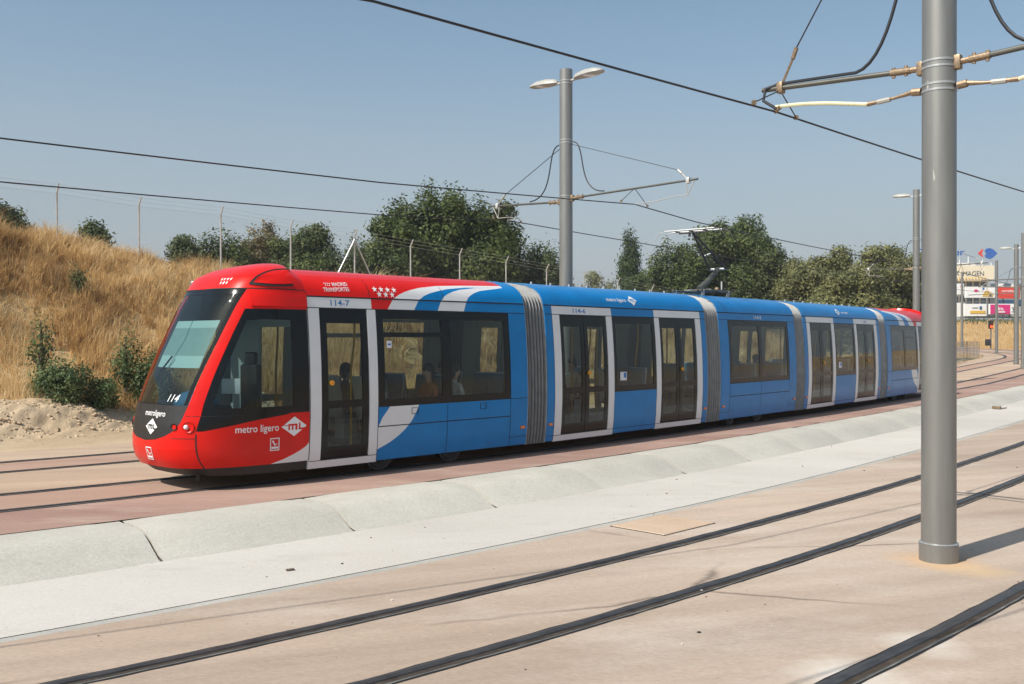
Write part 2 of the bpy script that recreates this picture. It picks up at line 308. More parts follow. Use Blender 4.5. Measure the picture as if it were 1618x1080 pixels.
def grid_obj(name, xs, ys, fz, m, conv=None, parent=None):
    A, B = np.meshgrid(xs, ys, indexing='ij'); Z = fz(A, B)
    if conv: X, Y = conv(A, B)
    else: X, Y = A, B
    co = np.stack([X.ravel(), Y.ravel(), Z.ravel()], 1); n, w = A.shape
    i = (np.arange(n - 1)[:, None] * w + np.arange(w - 1)[None, :]).ravel()
    tri = np.concatenate([np.stack([i, i + w, i + w + 1], 1), np.stack([i, i + w + 1, i + 1], 1)])
    me = np_mesh(name, co, tri, m); me.shade_smooth(); return link(name, me, parent)
tag(grid_obj('ground', np.concatenate([np.linspace(-3000, -80, 12), np.linspace(-60, 200, 20), np.linspace(260, 3000, 12)]), np.concatenate([np.linspace(-300, -30, 4), np.linspace(0, 260, 24), np.linspace(300, 4000, 14)]), lambda x, y: np.full_like(x, -.62), 'plain_earth'), kind='structure')
tag(grid_obj('hillside', np.concatenate([np.arange(-32, 30, .45), np.arange(30, 86, 1.2)]), np.concatenate([np.arange(6.42, 19, .35), np.arange(19, 46, 1.5)]), lambda s, o: hill_z(s, o) - .22 * (s > -6.6) * (s < 10.4) * (1 - sstep(9.7, 10.3, o)), 'soil_dry', so_np), kind='structure')
tag(grid_obj('dirt_heap', np.arange(-7, 11, .07), np.arange(6.40, 10.6, .06), lambda s, o: hill_z(s, o) + mound_z(s, o) + .012 - .14 * sstep(9.9, 10.5, o) + (.035 * lumps(*so_np(s, o), 77, 4, 1.6) + .02 * lumps(*so_np(s, o), 78, 3, 4.)) * np.clip(mound_z(s, o) * 5, 0.04, 1) - .1 * (1 - sstep(-7, -6, s) * (1 - sstep(9.8, 10.9, s))), 'soil_sand', so_np), kind='structure')
bank = grid_obj('far_bank', np.linspace(20, 260, 60), np.linspace(118, 420, 50), lambda x, y: -.5 + 1.2 * sstep(118, 135, y) + 5.2 * sstep(150, 205, y) + .25 * lumps(x, y, 8, 3, .02) * sstep(135, 180, y), 'soil_dry'); tag(bank, kind='structure')
tag(grid_obj('loop_ground', np.linspace(-10, 130, 40), np.linspace(60, 132, 30), lambda x, y: -.25 + 1.15 * sstep(62, 112, y) - .35 * (x > 200), 'soil_dry'), kind='structure')

mb = MB()
for o0, o1, m in ((-2.35, -.72, 'concrete_red'), (-.72, .72, 'concrete_rose'), (.72, 3.256, 'concrete_sand'), (3.256, 4.696, 'concrete_rose'), (4.696, 6.4, 'concrete_sand')): ribbon(mb, o0, 0, o1, 0, m)
ribbon(mb, 6.4, 0, 6.45, -.3, 'concrete_sand')
tag(mb.build('tramway_deck', smooth=0), kind='structure')
mb = MB(); S_LOW = [s for s in S_ALL if s < 86]
ribbon(mb, -42, ZL, -5.70, ZL, 'concrete_beige', S_LOW, 6)
tag(mb.build('tramway_pavement', smooth=0), kind='structure')
mb = MB(); ribbon(mb, -5.56, ZL, -3.66, ZL, 'concrete_white', S_LOW, 2); ribbon(mb, -5.70, ZL - .006, -5.56, ZL - .006, 'concrete_joint', S_LOW)
tag(mb.build('gutter_strip', smooth=0), kind='structure')

# the sloping kerb: cast blocks, one piece each, with open joints
kerb = MB(); mat('joint_dirt', (.11, .095, .075), .95, var=.3, scale=9); ribbon(kerb, -3.70, ZL - .03, -3.52, -.265, 'joint_dirt', S_LOW); ribbon(kerb, -3.52, -.265, -3.22, -.115, 'joint_dirt', S_LOW); ribbon(kerb, -3.22, -.115, -2.33, -.045, 'joint_dirt', S_LOW); kerb = tag(kerb.build('kerb', smooth=0), kind='structure')
prof = [(-2.36, -.012), (-2.44, .012), (-2.62, .014), (-2.84, .014), (-3.00, .008), (-3.13, -.014), (-3.25, -.062), (-3.42, -.152), (-3.58, -.236), (-3.67, -.268), (-3.72, -.30)]
s = -13.0; kk = 0
while s < 72:
    L = 2.42 if s < 30 else 4.8
    b = MB(); v = []; rd = random.Random(kk); a0, a1, a2 = rd.uniform(-.008, .008), rd.uniform(-.015, .015), rd.uniform(-.008, .008)
    ns = 7; org = so(s, -3.0, -.278)
    for i in range(ns):
        t = i / (ns - 1); ss = s + .018 + (L - .036) * (t if 0 < i < ns - 1 else t); edge = -.024 if i in (0, ns - 1) else 0
        for j, (o, z) in enumerate(prof):
            q = math.sin(t * 3.1 + kk) * .006 + rd.uniform(-.004, .004)
            v.append(so(ss, o + a1 * (j > 3) + q, z + (a0 * (1 - t) + a2 * t) * (0 < j < 9) + edge * (0 < j < 10)) - org)
    w = len(prof)
    f = [(i * w + j, (i + 1) * w + j, (i + 1) * w + j + 1, i * w + j + 1) for i in range(ns - 1) for j in range(w - 1)]
    f += [tuple(range(w)), tuple((ns - 1) * w + j for j in range(w - 1, -1, -1))]
    b.raw(v, f, 'concrete_kerb').build('kerb_block', kerb, org, smooth=50); s += L; kk += 1

# grooved rails: rubber edge, lip, groove, head, rubber, mortar seam
RAIL = [(-.118, .001, 'seam'), (-.102, .006, 'rail_mortar'), (-.092, .008, 'rail_rubber'), (-.078, .009, 'rail_rust'), (-.070, .001, 'rail_rust'), (-.020, .001, 'rail_steel'), (-.014, .012, 'rail_steel'), (.050, .012, 'rail_rubber'), (.096, .004, 'seam'), (.112, .001, None)]
S_FINE = list(np.arange(-34, -10, .75)) + list(np.arange(-10, 24, .18)) + list(np.arange(24, 60, .75)) + list(np.arange(60, 142, 1.5)); S_FLOW = [s for s in S_FINE if s < 86]
def rail(o, z, inner, label, ss, flip):
    b = MB(); rd = random.Random(int(o * 100)); w = len(RAIL); n = len(ss); v = []
    for s in ss:
        for k, (q, h_, m) in enumerate(RAIL):
            jit = rd.uniform(-.007, .007) * (1 if k in (0, 1, w - 1) else 0) + (rd.random() < .05) * rd.uniform(-.012, .012) * (k in (0, w - 1)); v.append(so(s, o + q + jit, z + h_ + .003))
    for k in range(w - 1): b.raw([v[i * w + k + j] for i in range(n) for j in (0, 1)], [(2 * i, 2 * i + 2, 2 * i + 3, 2 * i + 1) for i in range(n - 1)], RAIL[k][2])
    r = b.build('rail', smooth=0); tag(r, label, 'rail', 'tram rails set in the concrete'); return r
place = {0: 'in front of the big pole', 1: 'of the track crossing behind the big pole', 2: 'of the track the tram runs on', 3: 'of the track behind the tram'}
for tr in (0, 1, 2, 3):
    z = ZL if tr < 2 else 0; ss = S_FLOW if tr < 2 else S_FINE
    for sg in (-1, 1):
        if tr == 0 and sg < 0: continue
        rail(T[tr] + sg * .7175, z, 0, 'dark grooved rail, the %s one %s' % ('nearer' if sg < 0 else 'farther', place[tr]), ss, sg > 0)

# ---------------------------------------------------------------- tram
PU = np.array([.2, .5, 1.0, 1.3, 1.8, 2.3, 2.7, 2.87, 3.0, 3.12, 3.24, 3.36, 3.48, 3.6])
PY = np.array([1.135, 1.175, 1.2, 1.2, 1.187, 1.155, 1.115, 1.09, 1.05, .975, .84, .64, .36, .0])
PZ = np.array([.2, .5, 1.0, 1.3, 1.8, 2.3, 2.7, 2.87, 3.0, 3.11, 3.205, 3.28, 3.33, 3.35])
def pr(u): return float(np.interp(u, PU, PY)), float(np.interp(u, PU, PZ))
LC, NX = 2.05, 3.2
S0U = [.2, .33, .45, .6, .75, .95, 1.25, 1.6, 2.0, 2.4, 2.7, 2.95, 3.1, 3.24, 3.36, 3.48, 3.6]
S0S = [.30, .12, .04, .0, .0, .02, .09, .22, .40, .60, .75, .90, 1.06, 1.27, 1.52, 1.78, 1.95]
def s0(u): return float(np.interp(u, S0U, S0S))
def bulge(u): return float(sstep(2.9, 3.1, u))
def tY(y, u): w = pr(u)[0]; return math.asin(min(1, abs(y) / w) ** (NX / 2)) / (math.pi / 2)
def tS(s, u):
    if s >= LC: return 1 + s - LC
    return math.acos(min(1, max(0, (LC - s) / (LC - s0(u)))) ** (NX / 2)) / (math.pi / 2)
def surf_box(v, u, side):
    y, z = pr(u); return Vector((v, side * y, z))
def surf_cab(v, u, side):
    if v < 0: v = -v; side = -side
    y, z = pr(u)
    if v >= 1: return Vector((LC + v - 1, side * y, z))
    t = v * math.pi / 2; c, q = math.cos(t), math.sin(t)
    bz = bulge(u) * (1 - .0 * v)
    return Vector((LC - (LC - s0(u)) * c ** (2 / NX) if c > 0 else LC, side * (y * q ** (2 / NX) + (.02 * bz if q > .3 else 0)), z + .075 * bz))
def patch(mb, surf, L, Rr, us, side, m, nv=1, off=0., th=0., inner='inner_grey', vs=None):
    """a patch of the tram's skin between the curves L(u) and R(u); th makes it solid, its inside lined"""
    Lf = L if callable(L) else (lambda u: L); Rf = Rr if callable(Rr) else (lambda u: Rr)
    out, inn = [], []
    e = 4e-3
    for u in us:
        l, r = Lf(u), Rf(u)
        for j in range(nv + 1):
            v = l + (r - l) * j / nv
            p = surf(v, u, side); ua, ub = max(u - e, .2), min(u + e, 3.6)
            d1 = surf(v + e, u, side) - surf(v - e, u, side); d2 = surf(v, ub, side) - surf(v, ua, side)
            n = d1.cross(d2); n = n.normalized() if n.length > 1e-9 else Vector((0, side, 0))
            if n.dot(p - Vector((p.x if p.x > 1.2 else 1.2, 0, 1.7))) < 0: n = -n
            out.append(p + n * off); inn.append(p + n * (off - th))
    w = nv + 1; k = len(us)
    fo = [(i * w + j, i * w + j + 1, (i + 1) * w + j + 1, (i + 1) * w + j) for i in range(k - 1) for j in range(nv)]
    if side > 0: fo = [q[::-1] for q in fo]
    if not th: return mb.raw(out, fo, m)
    mb.raw(out, fo, m); mb.raw(inn, [q[::-1] for q in fo], inner)
    b = w * k; ring = [j for j in range(w)] + [i * w + w - 1 for i in range(1, k)] + [(k - 1) * w + j for j in range(w - 2, -1, -1)] + [i * w for i in range(k - 2, 0, -1)]
    mb.raw(out + inn, [(ring[i], ring[(i + 1) % len(ring)], b + ring[(i + 1) % len(ring)], b + ring[i]) for i in range(len(ring))], m)
    return mb
def urange(a_, b_, n): return [a_ + (b_ - a_) * i / n for i in range(n + 1)]
def useq(a_, b_, step=.12): return urange(a_, b_, max(1, int(math.ceil((b_ - a_) / step))))
TH = .045
def seam(mb, surf, a_, b_, u0, u1, side, w=.010):
    """a dark gap between panels: vertical when a_ == b_, else along the body"""
    if a_ == b_: patch(mb, surf, a_ - w / 2, a_ + w / 2, useq(u0, u1, .1), side, 'seam', 1, .0025)
    else: patch(mb, surf, a_, b_, [u0 - w / 2, u0 + w / 2], side, 'seam', 12, .0025)
def windows(body, surf, x0, x1, u0, u1, panes, side, pu0, pu1, bars=()):
    """a black-edged glazed bay: one frame mesh, one mesh per pane"""
    fr = MB(); us = useq(u0, u1, .12)
    patch(fr, surf, x0, x1, useq(u0, pu0), side, 'black_gloss', 6, -.004, .03); patch(fr, surf, x0, x1, useq(pu1, u1), side, 'black_gloss', 6, -.004, .03)
    xs = [x0] + [q for p in panes for q in p] + [x1]
    for k in range(0, len(xs), 2): patch(fr, surf, xs[k], xs[k + 1], useq(pu0, pu1), side, 'black_gloss', 1, -.004, .03)
    for (bx0, bx1, bu0, bu1) in bars: patch(fr, surf, bx0, bx1, [bu0, bu1], side, 'black_gloss', 4, -.003, .03)
    fr.build('window_frame', body, smooth=40)
    for a_, b_ in panes: patch(MB(), surf, a_ - .01, b_ + .01, useq(pu0 - .01, pu1 + .01), side, 'window_glass', 5, -.012).build('window_pane', body, smooth=60)
def door(body, surf, x0, x1, u0, u1, side, leaves=1, button=None):
    w = (x1 - x0) / leaves
    for k in range(leaves):
        a_, b_ = x0 + k * w + .008, x0 + (k + 1) * w - .008; d = .13 if leaves == 1 else .115; fr = MB()
        g0, g1 = a_ + d, b_ - d * .9
        for (l, r_, lo, hi) in ((a_, b_, u0, .52), (a_, b_, 2.46, u1), (a_, g0, .52, 2.46), (g1, b_, .52, 2.46), (g0, g1, 1.12, 1.24)): patch(fr, surf, l, r_, useq(lo, hi), side, 'black_gloss', 1, -.015, .03)
        patch(fr, surf, a_, b_, [u0, u0 + .02], side, 'seam', 1, .002, .01)
        fr.build('door_leaf', body, smooth=40)
        for lo, hi in ((.52, 1.12), (1.24, 2.46)): patch(MB(), surf, g0 - .01, g1 + .01, useq(lo - .01, hi + .01), side, 'window_glass', 2, -.022).build('door_pane', body, smooth=60)
    if button:
        p = surf(button, 1.52, side); b = MB(); b.tube([p + Vector((0, side * -.02, 0)), p + Vector((0, side * .022, 0))], .042, 'yellow_bar', 14); b.tube([p, p + Vector((0, side * .028, 0))], .024, 'amber', 12); b.build('door_button', body)
def print_on(mb, surf, v2, f, fmap, m, off=.005, side=-1, vmap=None):
    """flat print laid on the skin: fmap turns print x, y into body s, u"""
    V2 = [tuple(q) for q in v2]; FF = []
    stack = [tuple(q) for g in f for q in ([(g[0], g[k], g[k + 1]) for k in range(1, len(g) - 1)])]
    while stack:
        a_, b_, c_ = stack.pop(); M3 = [fmap(*V2[k]) for k in (a_, b_, c_)]; ed = [math.dist(M3[0], M3[1]), math.dist(M3[1], M3[2]), math.dist(M3[2], M3[0])]; k = max(range(3), key=lambda i: ed[i])
        if ed[k] < .05 or len(V2) > 6000: FF.append((a_, b_, c_)); continue
        i, j, l = ((a_, b_, c_), (b_, c_, a_), (c_, a_, b_))[k]; V2.append(((V2[i][0] + V2[j][0]) / 2, (V2[i][1] + V2[j][1]) / 2)); n_ = len(V2) - 1; stack += [(i, n_, l), (n_, j, l)]
    P = []; e = .004; at_ = lambda s_, u_: surf(vmap(s_, u_) if vmap else s_, u_, side)
    for q in V2:
        s_, u_ = fmap(*q); p = at_(s_, u_); n = (at_(s_ + e, u_) - at_(s_ - e, u_)).cross(at_(s_, u_ + e) - at_(s_, u_ - e)); n.normalize()
        if n.dot(p - Vector((max(p.x, 1.2), 0, 1.7))) < 0: n = -n
        P.append(p + n * off)
    mb.raw(P, FF, m)
def poly(pts): return pts, [tuple(range(len(pts)))]
def star(cx, cy, r):
    p = [(cx + (r if k % 2 == 0 else r * .4) * math.sin(k * math.pi / 5), cy + (r if k % 2 == 0 else r * .4) * math.cos(k * math.pi / 5)) for k in range(10)]
    return p + [(cx, cy)], [(k, (k + 1) % 10, 10) for k in range(10)]
def lettering(body, surf, txt, x, u, size, m, side=-1, vmap=None, shear=0., bold=0., rot=0., flip=1, name='lettering', xs=1., off=.005, width=None):
    v, f = text_mesh(txt, 1., shear, bold)
    if width: x0_ = min(q[0] for q in v); xs = width / size / (max(q[0] for q in v) - x0_); v = [(q[0] - x0_, q[1]) for q in v]
    c, q = math.cos(rot), math.sin(rot); mb = MB()
    print_on(mb, surf, v, f, lambda a_, b_: (x + flip * (a_ * xs * c - b_ * q) * size, u + (a_ * xs * q + b_ * c) * size), m, off, side, vmap)
    return mb.build(name, body, smooth=0)
def logo(body, surf, x, u, w, under, side=-1, vmap=None, flip=1):
    """white diamond badge with a cut-out wordmark"""
    mb = MB(); g = lambda a_, b_: (x + flip * a_ * w, u + b_ * w)
    D = lambda pts, m, off: print_on(mb, surf, pts, [tuple(range(len(pts)))], g, m, off, side, vmap)
    D([(0, .34), (-.5, .0), (0, -.34), (.5, .0)], 'print_white', .005)
    for (a0, a1, b0, b1) in ((-.24, .12, .03, .09), (-.24, -.18, -.12, .03), (-.10, -.04, -.12, .03), (.04, .12, -.12, .03), (.18, .24, -.12, .12), (.18, .44, -.12, -.06), (-.42, -.24, .03, .055)):
        D([(a0, b0), (a1, b0), (a1, b1), (a0, b1)], under, .008)
    mb.build('logo', body, smooth=0)

TRAM0 = .26
so_t = so(TRAM0, 0, 0)
tram = empty('tram', so_t)
tag(tram, 'long articulated low floor tram, red rounded cab and blue cars with white bands', 'tram')
def frame(sa, sb):
    a_, b_ = so(sa, 0), so(sb, 0); d = (b_ - a_).normalized(); return a_, math.atan2(d.y, d.x)
FR = {}
def interior(body, x0, x1, seats, poles):
    b = MB(); b.box(((x0 + x1) / 2, 0, .36), (x1 - x0, 2.2, .08), 'inner_floor'); b.build('floor', body)
    b = MB(); b.box(((x0 + x1) / 2, 0, 2.74), (x1 - x0, 2.0, .06), 'inner_grey'); b.build('ceiling', body)
    for x in poles:
        for y in (-.55, .55):
            b = MB(); b.tube([(x, y, .4), (x, y, 1.7), (x + .05, y * 1.05, 2.2), (x + .05, y * 1.05, 2.71)], .019, 'yellow_bar', 8); b.build('grab_pole', body)
    for x, y, dr in seats:
        b = MB(); b.box((x, y, .86), (.42, .42, .09), 'seat_blue', bev=.03); b.box((x, y, .61), (.3, .3, .42), 'seat_shell', bev=.02)
        Mx = Matrix.Translation((x - dr * .22, y, 1.2)) @ Matrix.Rotation(-dr * .16, 4, 'Y'); b.box(None, (.07, .42, .72), 'seat_blue', bev=.03, M=Mx)
        Mx = Matrix.Translation((x - dr * .265, y, 1.2)) @ Matrix.Rotation(-dr * .16, 4, 'Y'); b.box(None, (.03, .45, .76), 'seat_shell', bev=.012, M=Mx)
        b.build('seat', body, smooth=40)
b1 = lambda u: float(np.interp(u, [2.7, 2.87, 2.95, 3.0, 3.05, 3.10, 3.16, 3.21, 3.25], [3.63, 3.76, 3.90, 4.03, 4.20, 4.42, 4.85, 5.6, 6.55]))
b2 = lambda u: float(np.interp(u, [2.7, 2.87, 2.95, 3.0, 3.05, 3.10, 3.16, 3.20, 3.25], [4.20, 4.32, 4.46, 4.60, 4.80, 5.05, 5.55, 6.55, 6.55]))
b3 = lambda u: float(np.interp(u, [2.7, 2.87, 2.95, 3.0, 3.05, 3.10, 3.16, 3.20, 3.25], [4.73, 4.83, 4.92, 5.02, 5.16, 5.36, 5.80, 6.55, 6.55]))
b4 = lambda u: float(np.interp(u, [2.7, 2.87, 2.95, 3.0, 3.05, 3.10, 3.16, 3.18, 3.25], [5.35, 5.43, 5.50, 5.58, 5.70, 5.87, 6.3, 6.55, 6.55]))
def cab_car(name_loc, rz, scale=1., near=-1, detail=True):
    SF = surf_cab; V = lambda s: 1 + s - LC
    bd = MB(); L_ = 6.92
    ru = [2.7, 2.76, 2.86]; rf = [2.885, 2.92, 2.95, 3.0, 3.05, 3.10, 3.16, 3.20, 3.25]
    for sd_ in (-1, 1):
        P = lambda l, r, u0, u1, m, nv=1, step=.12: patch(bd, SF, (lambda u: V(l(u))) if callable(l) else V(l), (lambda u: V(r(u))) if callable(r) else V(r), useq(u0, u1, step), sd_, m, nv, 0, TH)
        P(2.05, 2.27, .2, 2.69, 'white_paint'); P(2.27, 3.20, .2, .315, 'white_paint', 2); P(3.20, 3.37, .2, 2.69, 'white_paint')
        # lower panel with the white swoosh
        q1 = lambda u: float(np.interp(u, [.22, .36, .45, .58, .75, .92, 1.10], [3.37, 3.37, 3.37, 3.37, 3.37, 3.46, 3.62])); q2 = lambda u: float(np.interp(u, [.22, .40, .48, .58, .70, .85, 1.0, 1.10], [3.37, 3.37, 3.58, 3.78, 3.95, 4.10, 4.19, 4.24]))
        if True:
            P(3.37, q1, .75, 1.10, 'blue_paint', 1, .05); P(q1, q2, .40, 1.10, 'white_paint', 1, .05); P(q2, 6.46, .22, 1.10, 'blue_paint', 6, .05)
        P(6.46, L_, .22, 2.69, 'blue_paint', 2)
        for us in (ru, rf):
            ww = 3.30 if us is ru else None
            if ww: patch(bd, SF, V(2.05), V(3.30), us, sd_, 'white_paint', 3, 0, TH); l0 = 3.30
            else: l0 = 2.05
            patch(bd, SF, V(l0), lambda u: V(b1(u)), us, sd_, 'red_paint', 4, 0, TH); patch(bd, SF, lambda u: V(b1(u)), lambda u: V(b2(u)), us, sd_, 'white_paint', 3, 0, TH)
            patch(bd, SF, lambda u: V(b2(u)), lambda u: V(b3(u)), us, sd_, 'blue_paint', 2, 0, TH); patch(bd, SF, lambda u: V(b3(u)), lambda u: V(b4(u)), us, sd_, 'white_paint', 2, 0, TH)
            patch(bd, SF, lambda u: V(b4(u)), V(L_), us, sd_, 'blue_paint', 4, 0, TH)
        patch(bd, SF, V(2.05), V(6.55), [3.25, 3.3, 3.36, 3.42, 3.48, 3.54, 3.6], sd_, 'red_paint', 6, 0, TH); patch(bd, SF, V(6.55), V(L_), [3.25, 3.3, 3.36, 3.42, 3.48, 3.54, 3.6], sd_, 'blue_paint', 2, 0, TH)
        # cab
        yw = lambda u: float(np.interp(u, [.72, .75, .80, .87, 1.0, 1.25, 2.0, 2.95], [.0, .30, .50, .63, .735, .79, .845, .885])); yp = lambda u: float(np.interp(u, [.8, 1.1, 2.0, 2.7], [.90, .93, .955, .965]))
        tw = lambda u: tY(yw(u), u); tp = lambda u: tY(yp(u), u)
        sw = lambda u: float(np.interp(u, [.88, 1.01, 1.085], [.40, 1.12, 1.75])); wl = lambda u: float(np.interp(u, [.34, .40, .48, .56, .62], [1.40, 1.62, 1.84, 1.99, 2.05]))
        C = lambda l, r, u0, u1, m, nv=6, step=.06: patch(bd, SF, l, r, useq(u0, u1, step), sd_, m, nv, 0, TH)
        C(0, lambda u: tS(wl(u), u) if u < .62 else 1, .34, .62, 'red_paint', 22); C(lambda u: tS(wl(u), u), 1, .34, .62, 'white_paint', 3)
        C(0, 1, .62, .72, 'red_paint', 22); C(tw, 1, .72, .88, 'red_paint', 18, .02)
        C(tw, tp, .88, 1.10, 'red_paint', 6); C(tp, lambda u: max(tp(u), tS(sw(u), u)), .88, 1.10, 'black_gloss', 10, .03); C(lambda u: max(tp(u), tS(sw(u), u)), 1, .88, 1.10, 'red_paint', 10, .03)
        C(0, tw, .72, 1.25, 'black_plastic', 12, .03)
        C(tw, tp, 1.10, 2.66, 'red_paint', 6); C(tw, 1, 2.66, 2.955, 'red_paint', 12)
        C(0, 1, 2.955, 3.6, 'red_paint', 18, .05)
        patch(bd, SF, 0, 1, [.2, .26, .338], sd_, 'black_plastic', 22, -.03, TH)
    body = bd.build('car_body', tram, name_loc - so_t, (0, 0, rz), smooth=38); body.scale = (scale, 1, 1)
    body['label'] = 'red and blue end car with rounded cab'
    # windscreen and cab side windows
    tw2 = lambda u: tY(float(np.interp(u, [1.25, 2.0, 2.95], [.79, .845, .885])) - .012, u)
    g = MB(); patch(g, SF, lambda u: -tw2(u), tw2, useq(1.26, 2.945, .08), -1, 'cab_glass', 28, -.006); g.build('windscreen', body, smooth=60)
    g = MB()
    for sd_ in (-1, 1):
        patch(g, SF, lambda u: tw2(u) - .035, lambda u: tw2(u) + .004, useq(1.255, 2.95, .08), sd_, 'black_gloss', 1, -.002)
    patch(g, SF, lambda u: -tw2(u), tw2, [2.88, 2.915, 2.95], -1, 'black_gloss', 28, -.002); g.build('windscreen_edge', body, smooth=60)
    for sd_ in (-1, 1):
        f0 = lambda u: tY(float(np.interp(u, [.8, 1.1, 2.0, 2.7], [.90, .93, .955, .965])), u) + .004; f1 = lambda u: f0(u) + .07; re = lambda u: tS(1.76, u)
        fr = MB(); patch(fr, SF, f0, 1, useq(1.10, 1.20, .05), sd_, 'black_gloss', 12, -.004, .02); patch(fr, SF, f0, 1, useq(2.50, 2.66, .05), sd_, 'black_gloss', 12, -.004, .02)
        patch(fr, SF, f0, f1, useq(1.2, 2.5, .1), sd_, 'black_gloss', 2, -.004, .02); patch(fr, SF, re, 1, useq(1.2, 2.5, .1), sd_, 'black_gloss', 2, -.004, .02)
        fr.build('window_frame', body, smooth=40)
        patch(MB(), SF, lambda u: f1(u) - .01, lambda u: re(u) + .01, useq(1.19, 2.51, .1), sd_, 'cab_glass', 12, -.012).build('cab_side_window', body, smooth=60)
        windows(body, SF, V(3.37), V(6.46), 1.105, 2.69, [(V(3.52), V(4.78)), (V(5.0), V(6.33))], sd_, 1.22, 2.54, bars=[(V(3.51), V(4.79), 2.24, 2.32)] if sd_ == near else [(V(3.51), V(4.79), 2.24, 2.32)])
        door(body, SF, V(2.27), V(3.20), .32, 2.69, sd_, 1, V(2.46))
        sm = MB(); seam(sm, SF, V(2.05), V(L_), 2.872, 2.872, sd_, .022); seam(sm, SF, V(4.89), V(4.89), .22, 1.1, sd_); seam(sm, SF, V(3.37), V(6.46), .775, .775, sd_, .016); seam(sm, SF, V(6.46), V(6.46), .22, 2.69, sd_); seam(sm, SF, V(3.37), V(3.37), .22, 1.1, sd_); seam(sm, SF, V(3.37), V(L_), 1.10, 1.10, sd_)
        seam(sm, SF, V(2.058), V(2.058), .34, 2.95, sd_, .014); seam(sm, SF, V(2.05), V(L_), 2.695, 2.695, sd_, .012); seam(sm, SF, V(6.46), V(L_), .38, .38, sd_); seam(sm, SF, V(2.05), V(3.37), .318, .318, sd_)
        seam(sm, SF, V(3.28), V(3.28), 2.9, 3.4, sd_, .012); seam(sm, SF, V(4.89), V(4.89), 2.9, 3.3, sd_, .008)
        tl = lambda y: (lambda u: tY(y, u))
        patch(sm, SF, tl(.90), lambda u: tY(.90, u) + .012, useq(.34, .84, .08), sd_, 'seam', 1, .0025); patch(sm, SF, 0.02, 1, [2.948, 2.958], sd_, 'seam', 20, .003); patch(sm, SF, lambda u: tY(.79, u), 1, [1.092, 1.100], sd_, 'seam', 8, .003)
        patch(sm, SF, lambda u: tY(.62, u), lambda u: tY(.90, u), [.775, .783], sd_, 'seam', 8, .003)
        sm.build('panel_seam', body, smooth=0)
        # vent panel on the dome: raised lip, red flap
        vp = MB(); N_ = 26; pts = []
        for k in range(N_ + 1):
            t = k / N_; s_ = 1.18 + .74 * t; hi = 2.99 + .27 * (1 - (1 - t) ** 2.2); pts.append((s_, hi))
        low = [(1.92 - .74 * k / 10, 2.99 - .018 * math.sin(k / 10 * 3.1)) for k in range(1, 11)]
        ring = pts + low[:-1]; cx, cy = 1.65, 3.1; inn_ = [(cx + (a_ - cx) * .86, cy + (b_ - cy) * .80) for a_, b_ in ring]
        def onn(p, off):
            q = SF(tS(p[0], p[1]), p[1], sd_); return q + Vector((-.1, sd_ * .8, .5)).normalized() * off
        n = len(ring); vp.raw([onn(p, .014) for p in ring] + [onn(p, .004) for p in inn_], [(k, (k + 1) % n, n + (k + 1) % n, n + k) for k in range(n)], 'black_plastic')
        vp.raw([onn(p, .012) for p in inn_] + [onn((cx, cy), .018)], [(k, (k + 1) % n, n) for k in range(n)], 'red_paint'); vp.build('vent_panel', body, smooth=25)
        vb = MB(); patch(vb, SF, lambda u: tS(1.16, u), 1, useq(2.70, 2.90, .04), sd_, 'red_paint', 8, .022, .03, 'red_paint'); vb.build('visor_band', body, smooth=40)
        # headlight and tail light
        for y, u, r, m1, m2, nm in ((.835, .945, .085, 'red_paint', 'lamp_glass', 'headlight'), (.66, .945, .05, 'seam', 'red_paint', 'tail_light')):
            c = SF(tY(y, u), u, sd_); d1 = (SF(tY(y + .05, u), u, sd_) - SF(tY(y - .05, u), u, sd_)).normalized(); d2 = Vector((0, 0, 1)); nn = d1.cross(d2); nn = nn if nn.x < 0 else -nn; nn.normalize()
            h_ = MB(); K = 20; rings = ((1.0, .002, m1), (.95, .012, m1), (.86, .008, m1), (.66, -.002, 'seam' if nm == 'tail_light' else 'red_paint'), (.0, -.004, 'red_paint'))
            v = []; 
            for rr, off, _ in rings:
                for k in range(K): q = 6.2832 * k / K; v.append(c + d1 * math.cos(q) * r * rr + d2 * math.sin(q) * r * rr + nn * (off + .006))
            for i in range(4): h_.raw(v[i * K:(i + 2) * K], [(k, (k + 1) % K, K + (k + 1) % K, K + k) for k in range(K)], rings[i + 1][2])
            if nm == 'headlight': h_.ball(c + d1 * sd_ * .030 + nn * .012, .036, 'lamp_glass')
            h_.build(nm, body, smooth=40)
        b = MB(); p = SF(V(6.79), .55, sd_); b.box(p + Vector((0, sd_ * .012, 0)), (.11, .03, .05), 'amber', bev=.008); b.build('side_marker', body)
    # inside the cab
    b = MB(); b.box((.72, 0, 1.0), (.5, 1.7, .5), 'black_plastic', bev=.08); b.ball((.66, -.28, 1.24), (.26, .5, .2), 'dash_blue', 16, 10); b.build('dashboard', body, smooth=40)
    b = MB(); b.box((1.5, 0, 1.02), (.5, .5, .12), 'black_plastic', bev=.04); b.box((1.74, 0, 1.42), (.12, .5, .78), 'black_plastic', bev=.05); b.box((1.75, 0, 1.9), (.1, .3, .2), 'black_plastic', bev=.04); b.tube([(1.5, 0, .4), (1.5, 0, 1.0)], .08, 'dark_metal'); b.build('driver_seat', body, smooth=40)
    b = MB(); b.box((1.05, -.62, 1.5), (.06, .26, .2), 'black_plastic', rz=.7, bev=.015); b.box((1.03, -.645, 1.5), (.02, .29, .23), 'sticker', rz=.7, bev=.004); b.tube([(1.05, -.62, 1.25), (1.05, -.62, 1.42)], .02, 'dark_metal'); b.build('cab_monitor', body)
    b = MB()
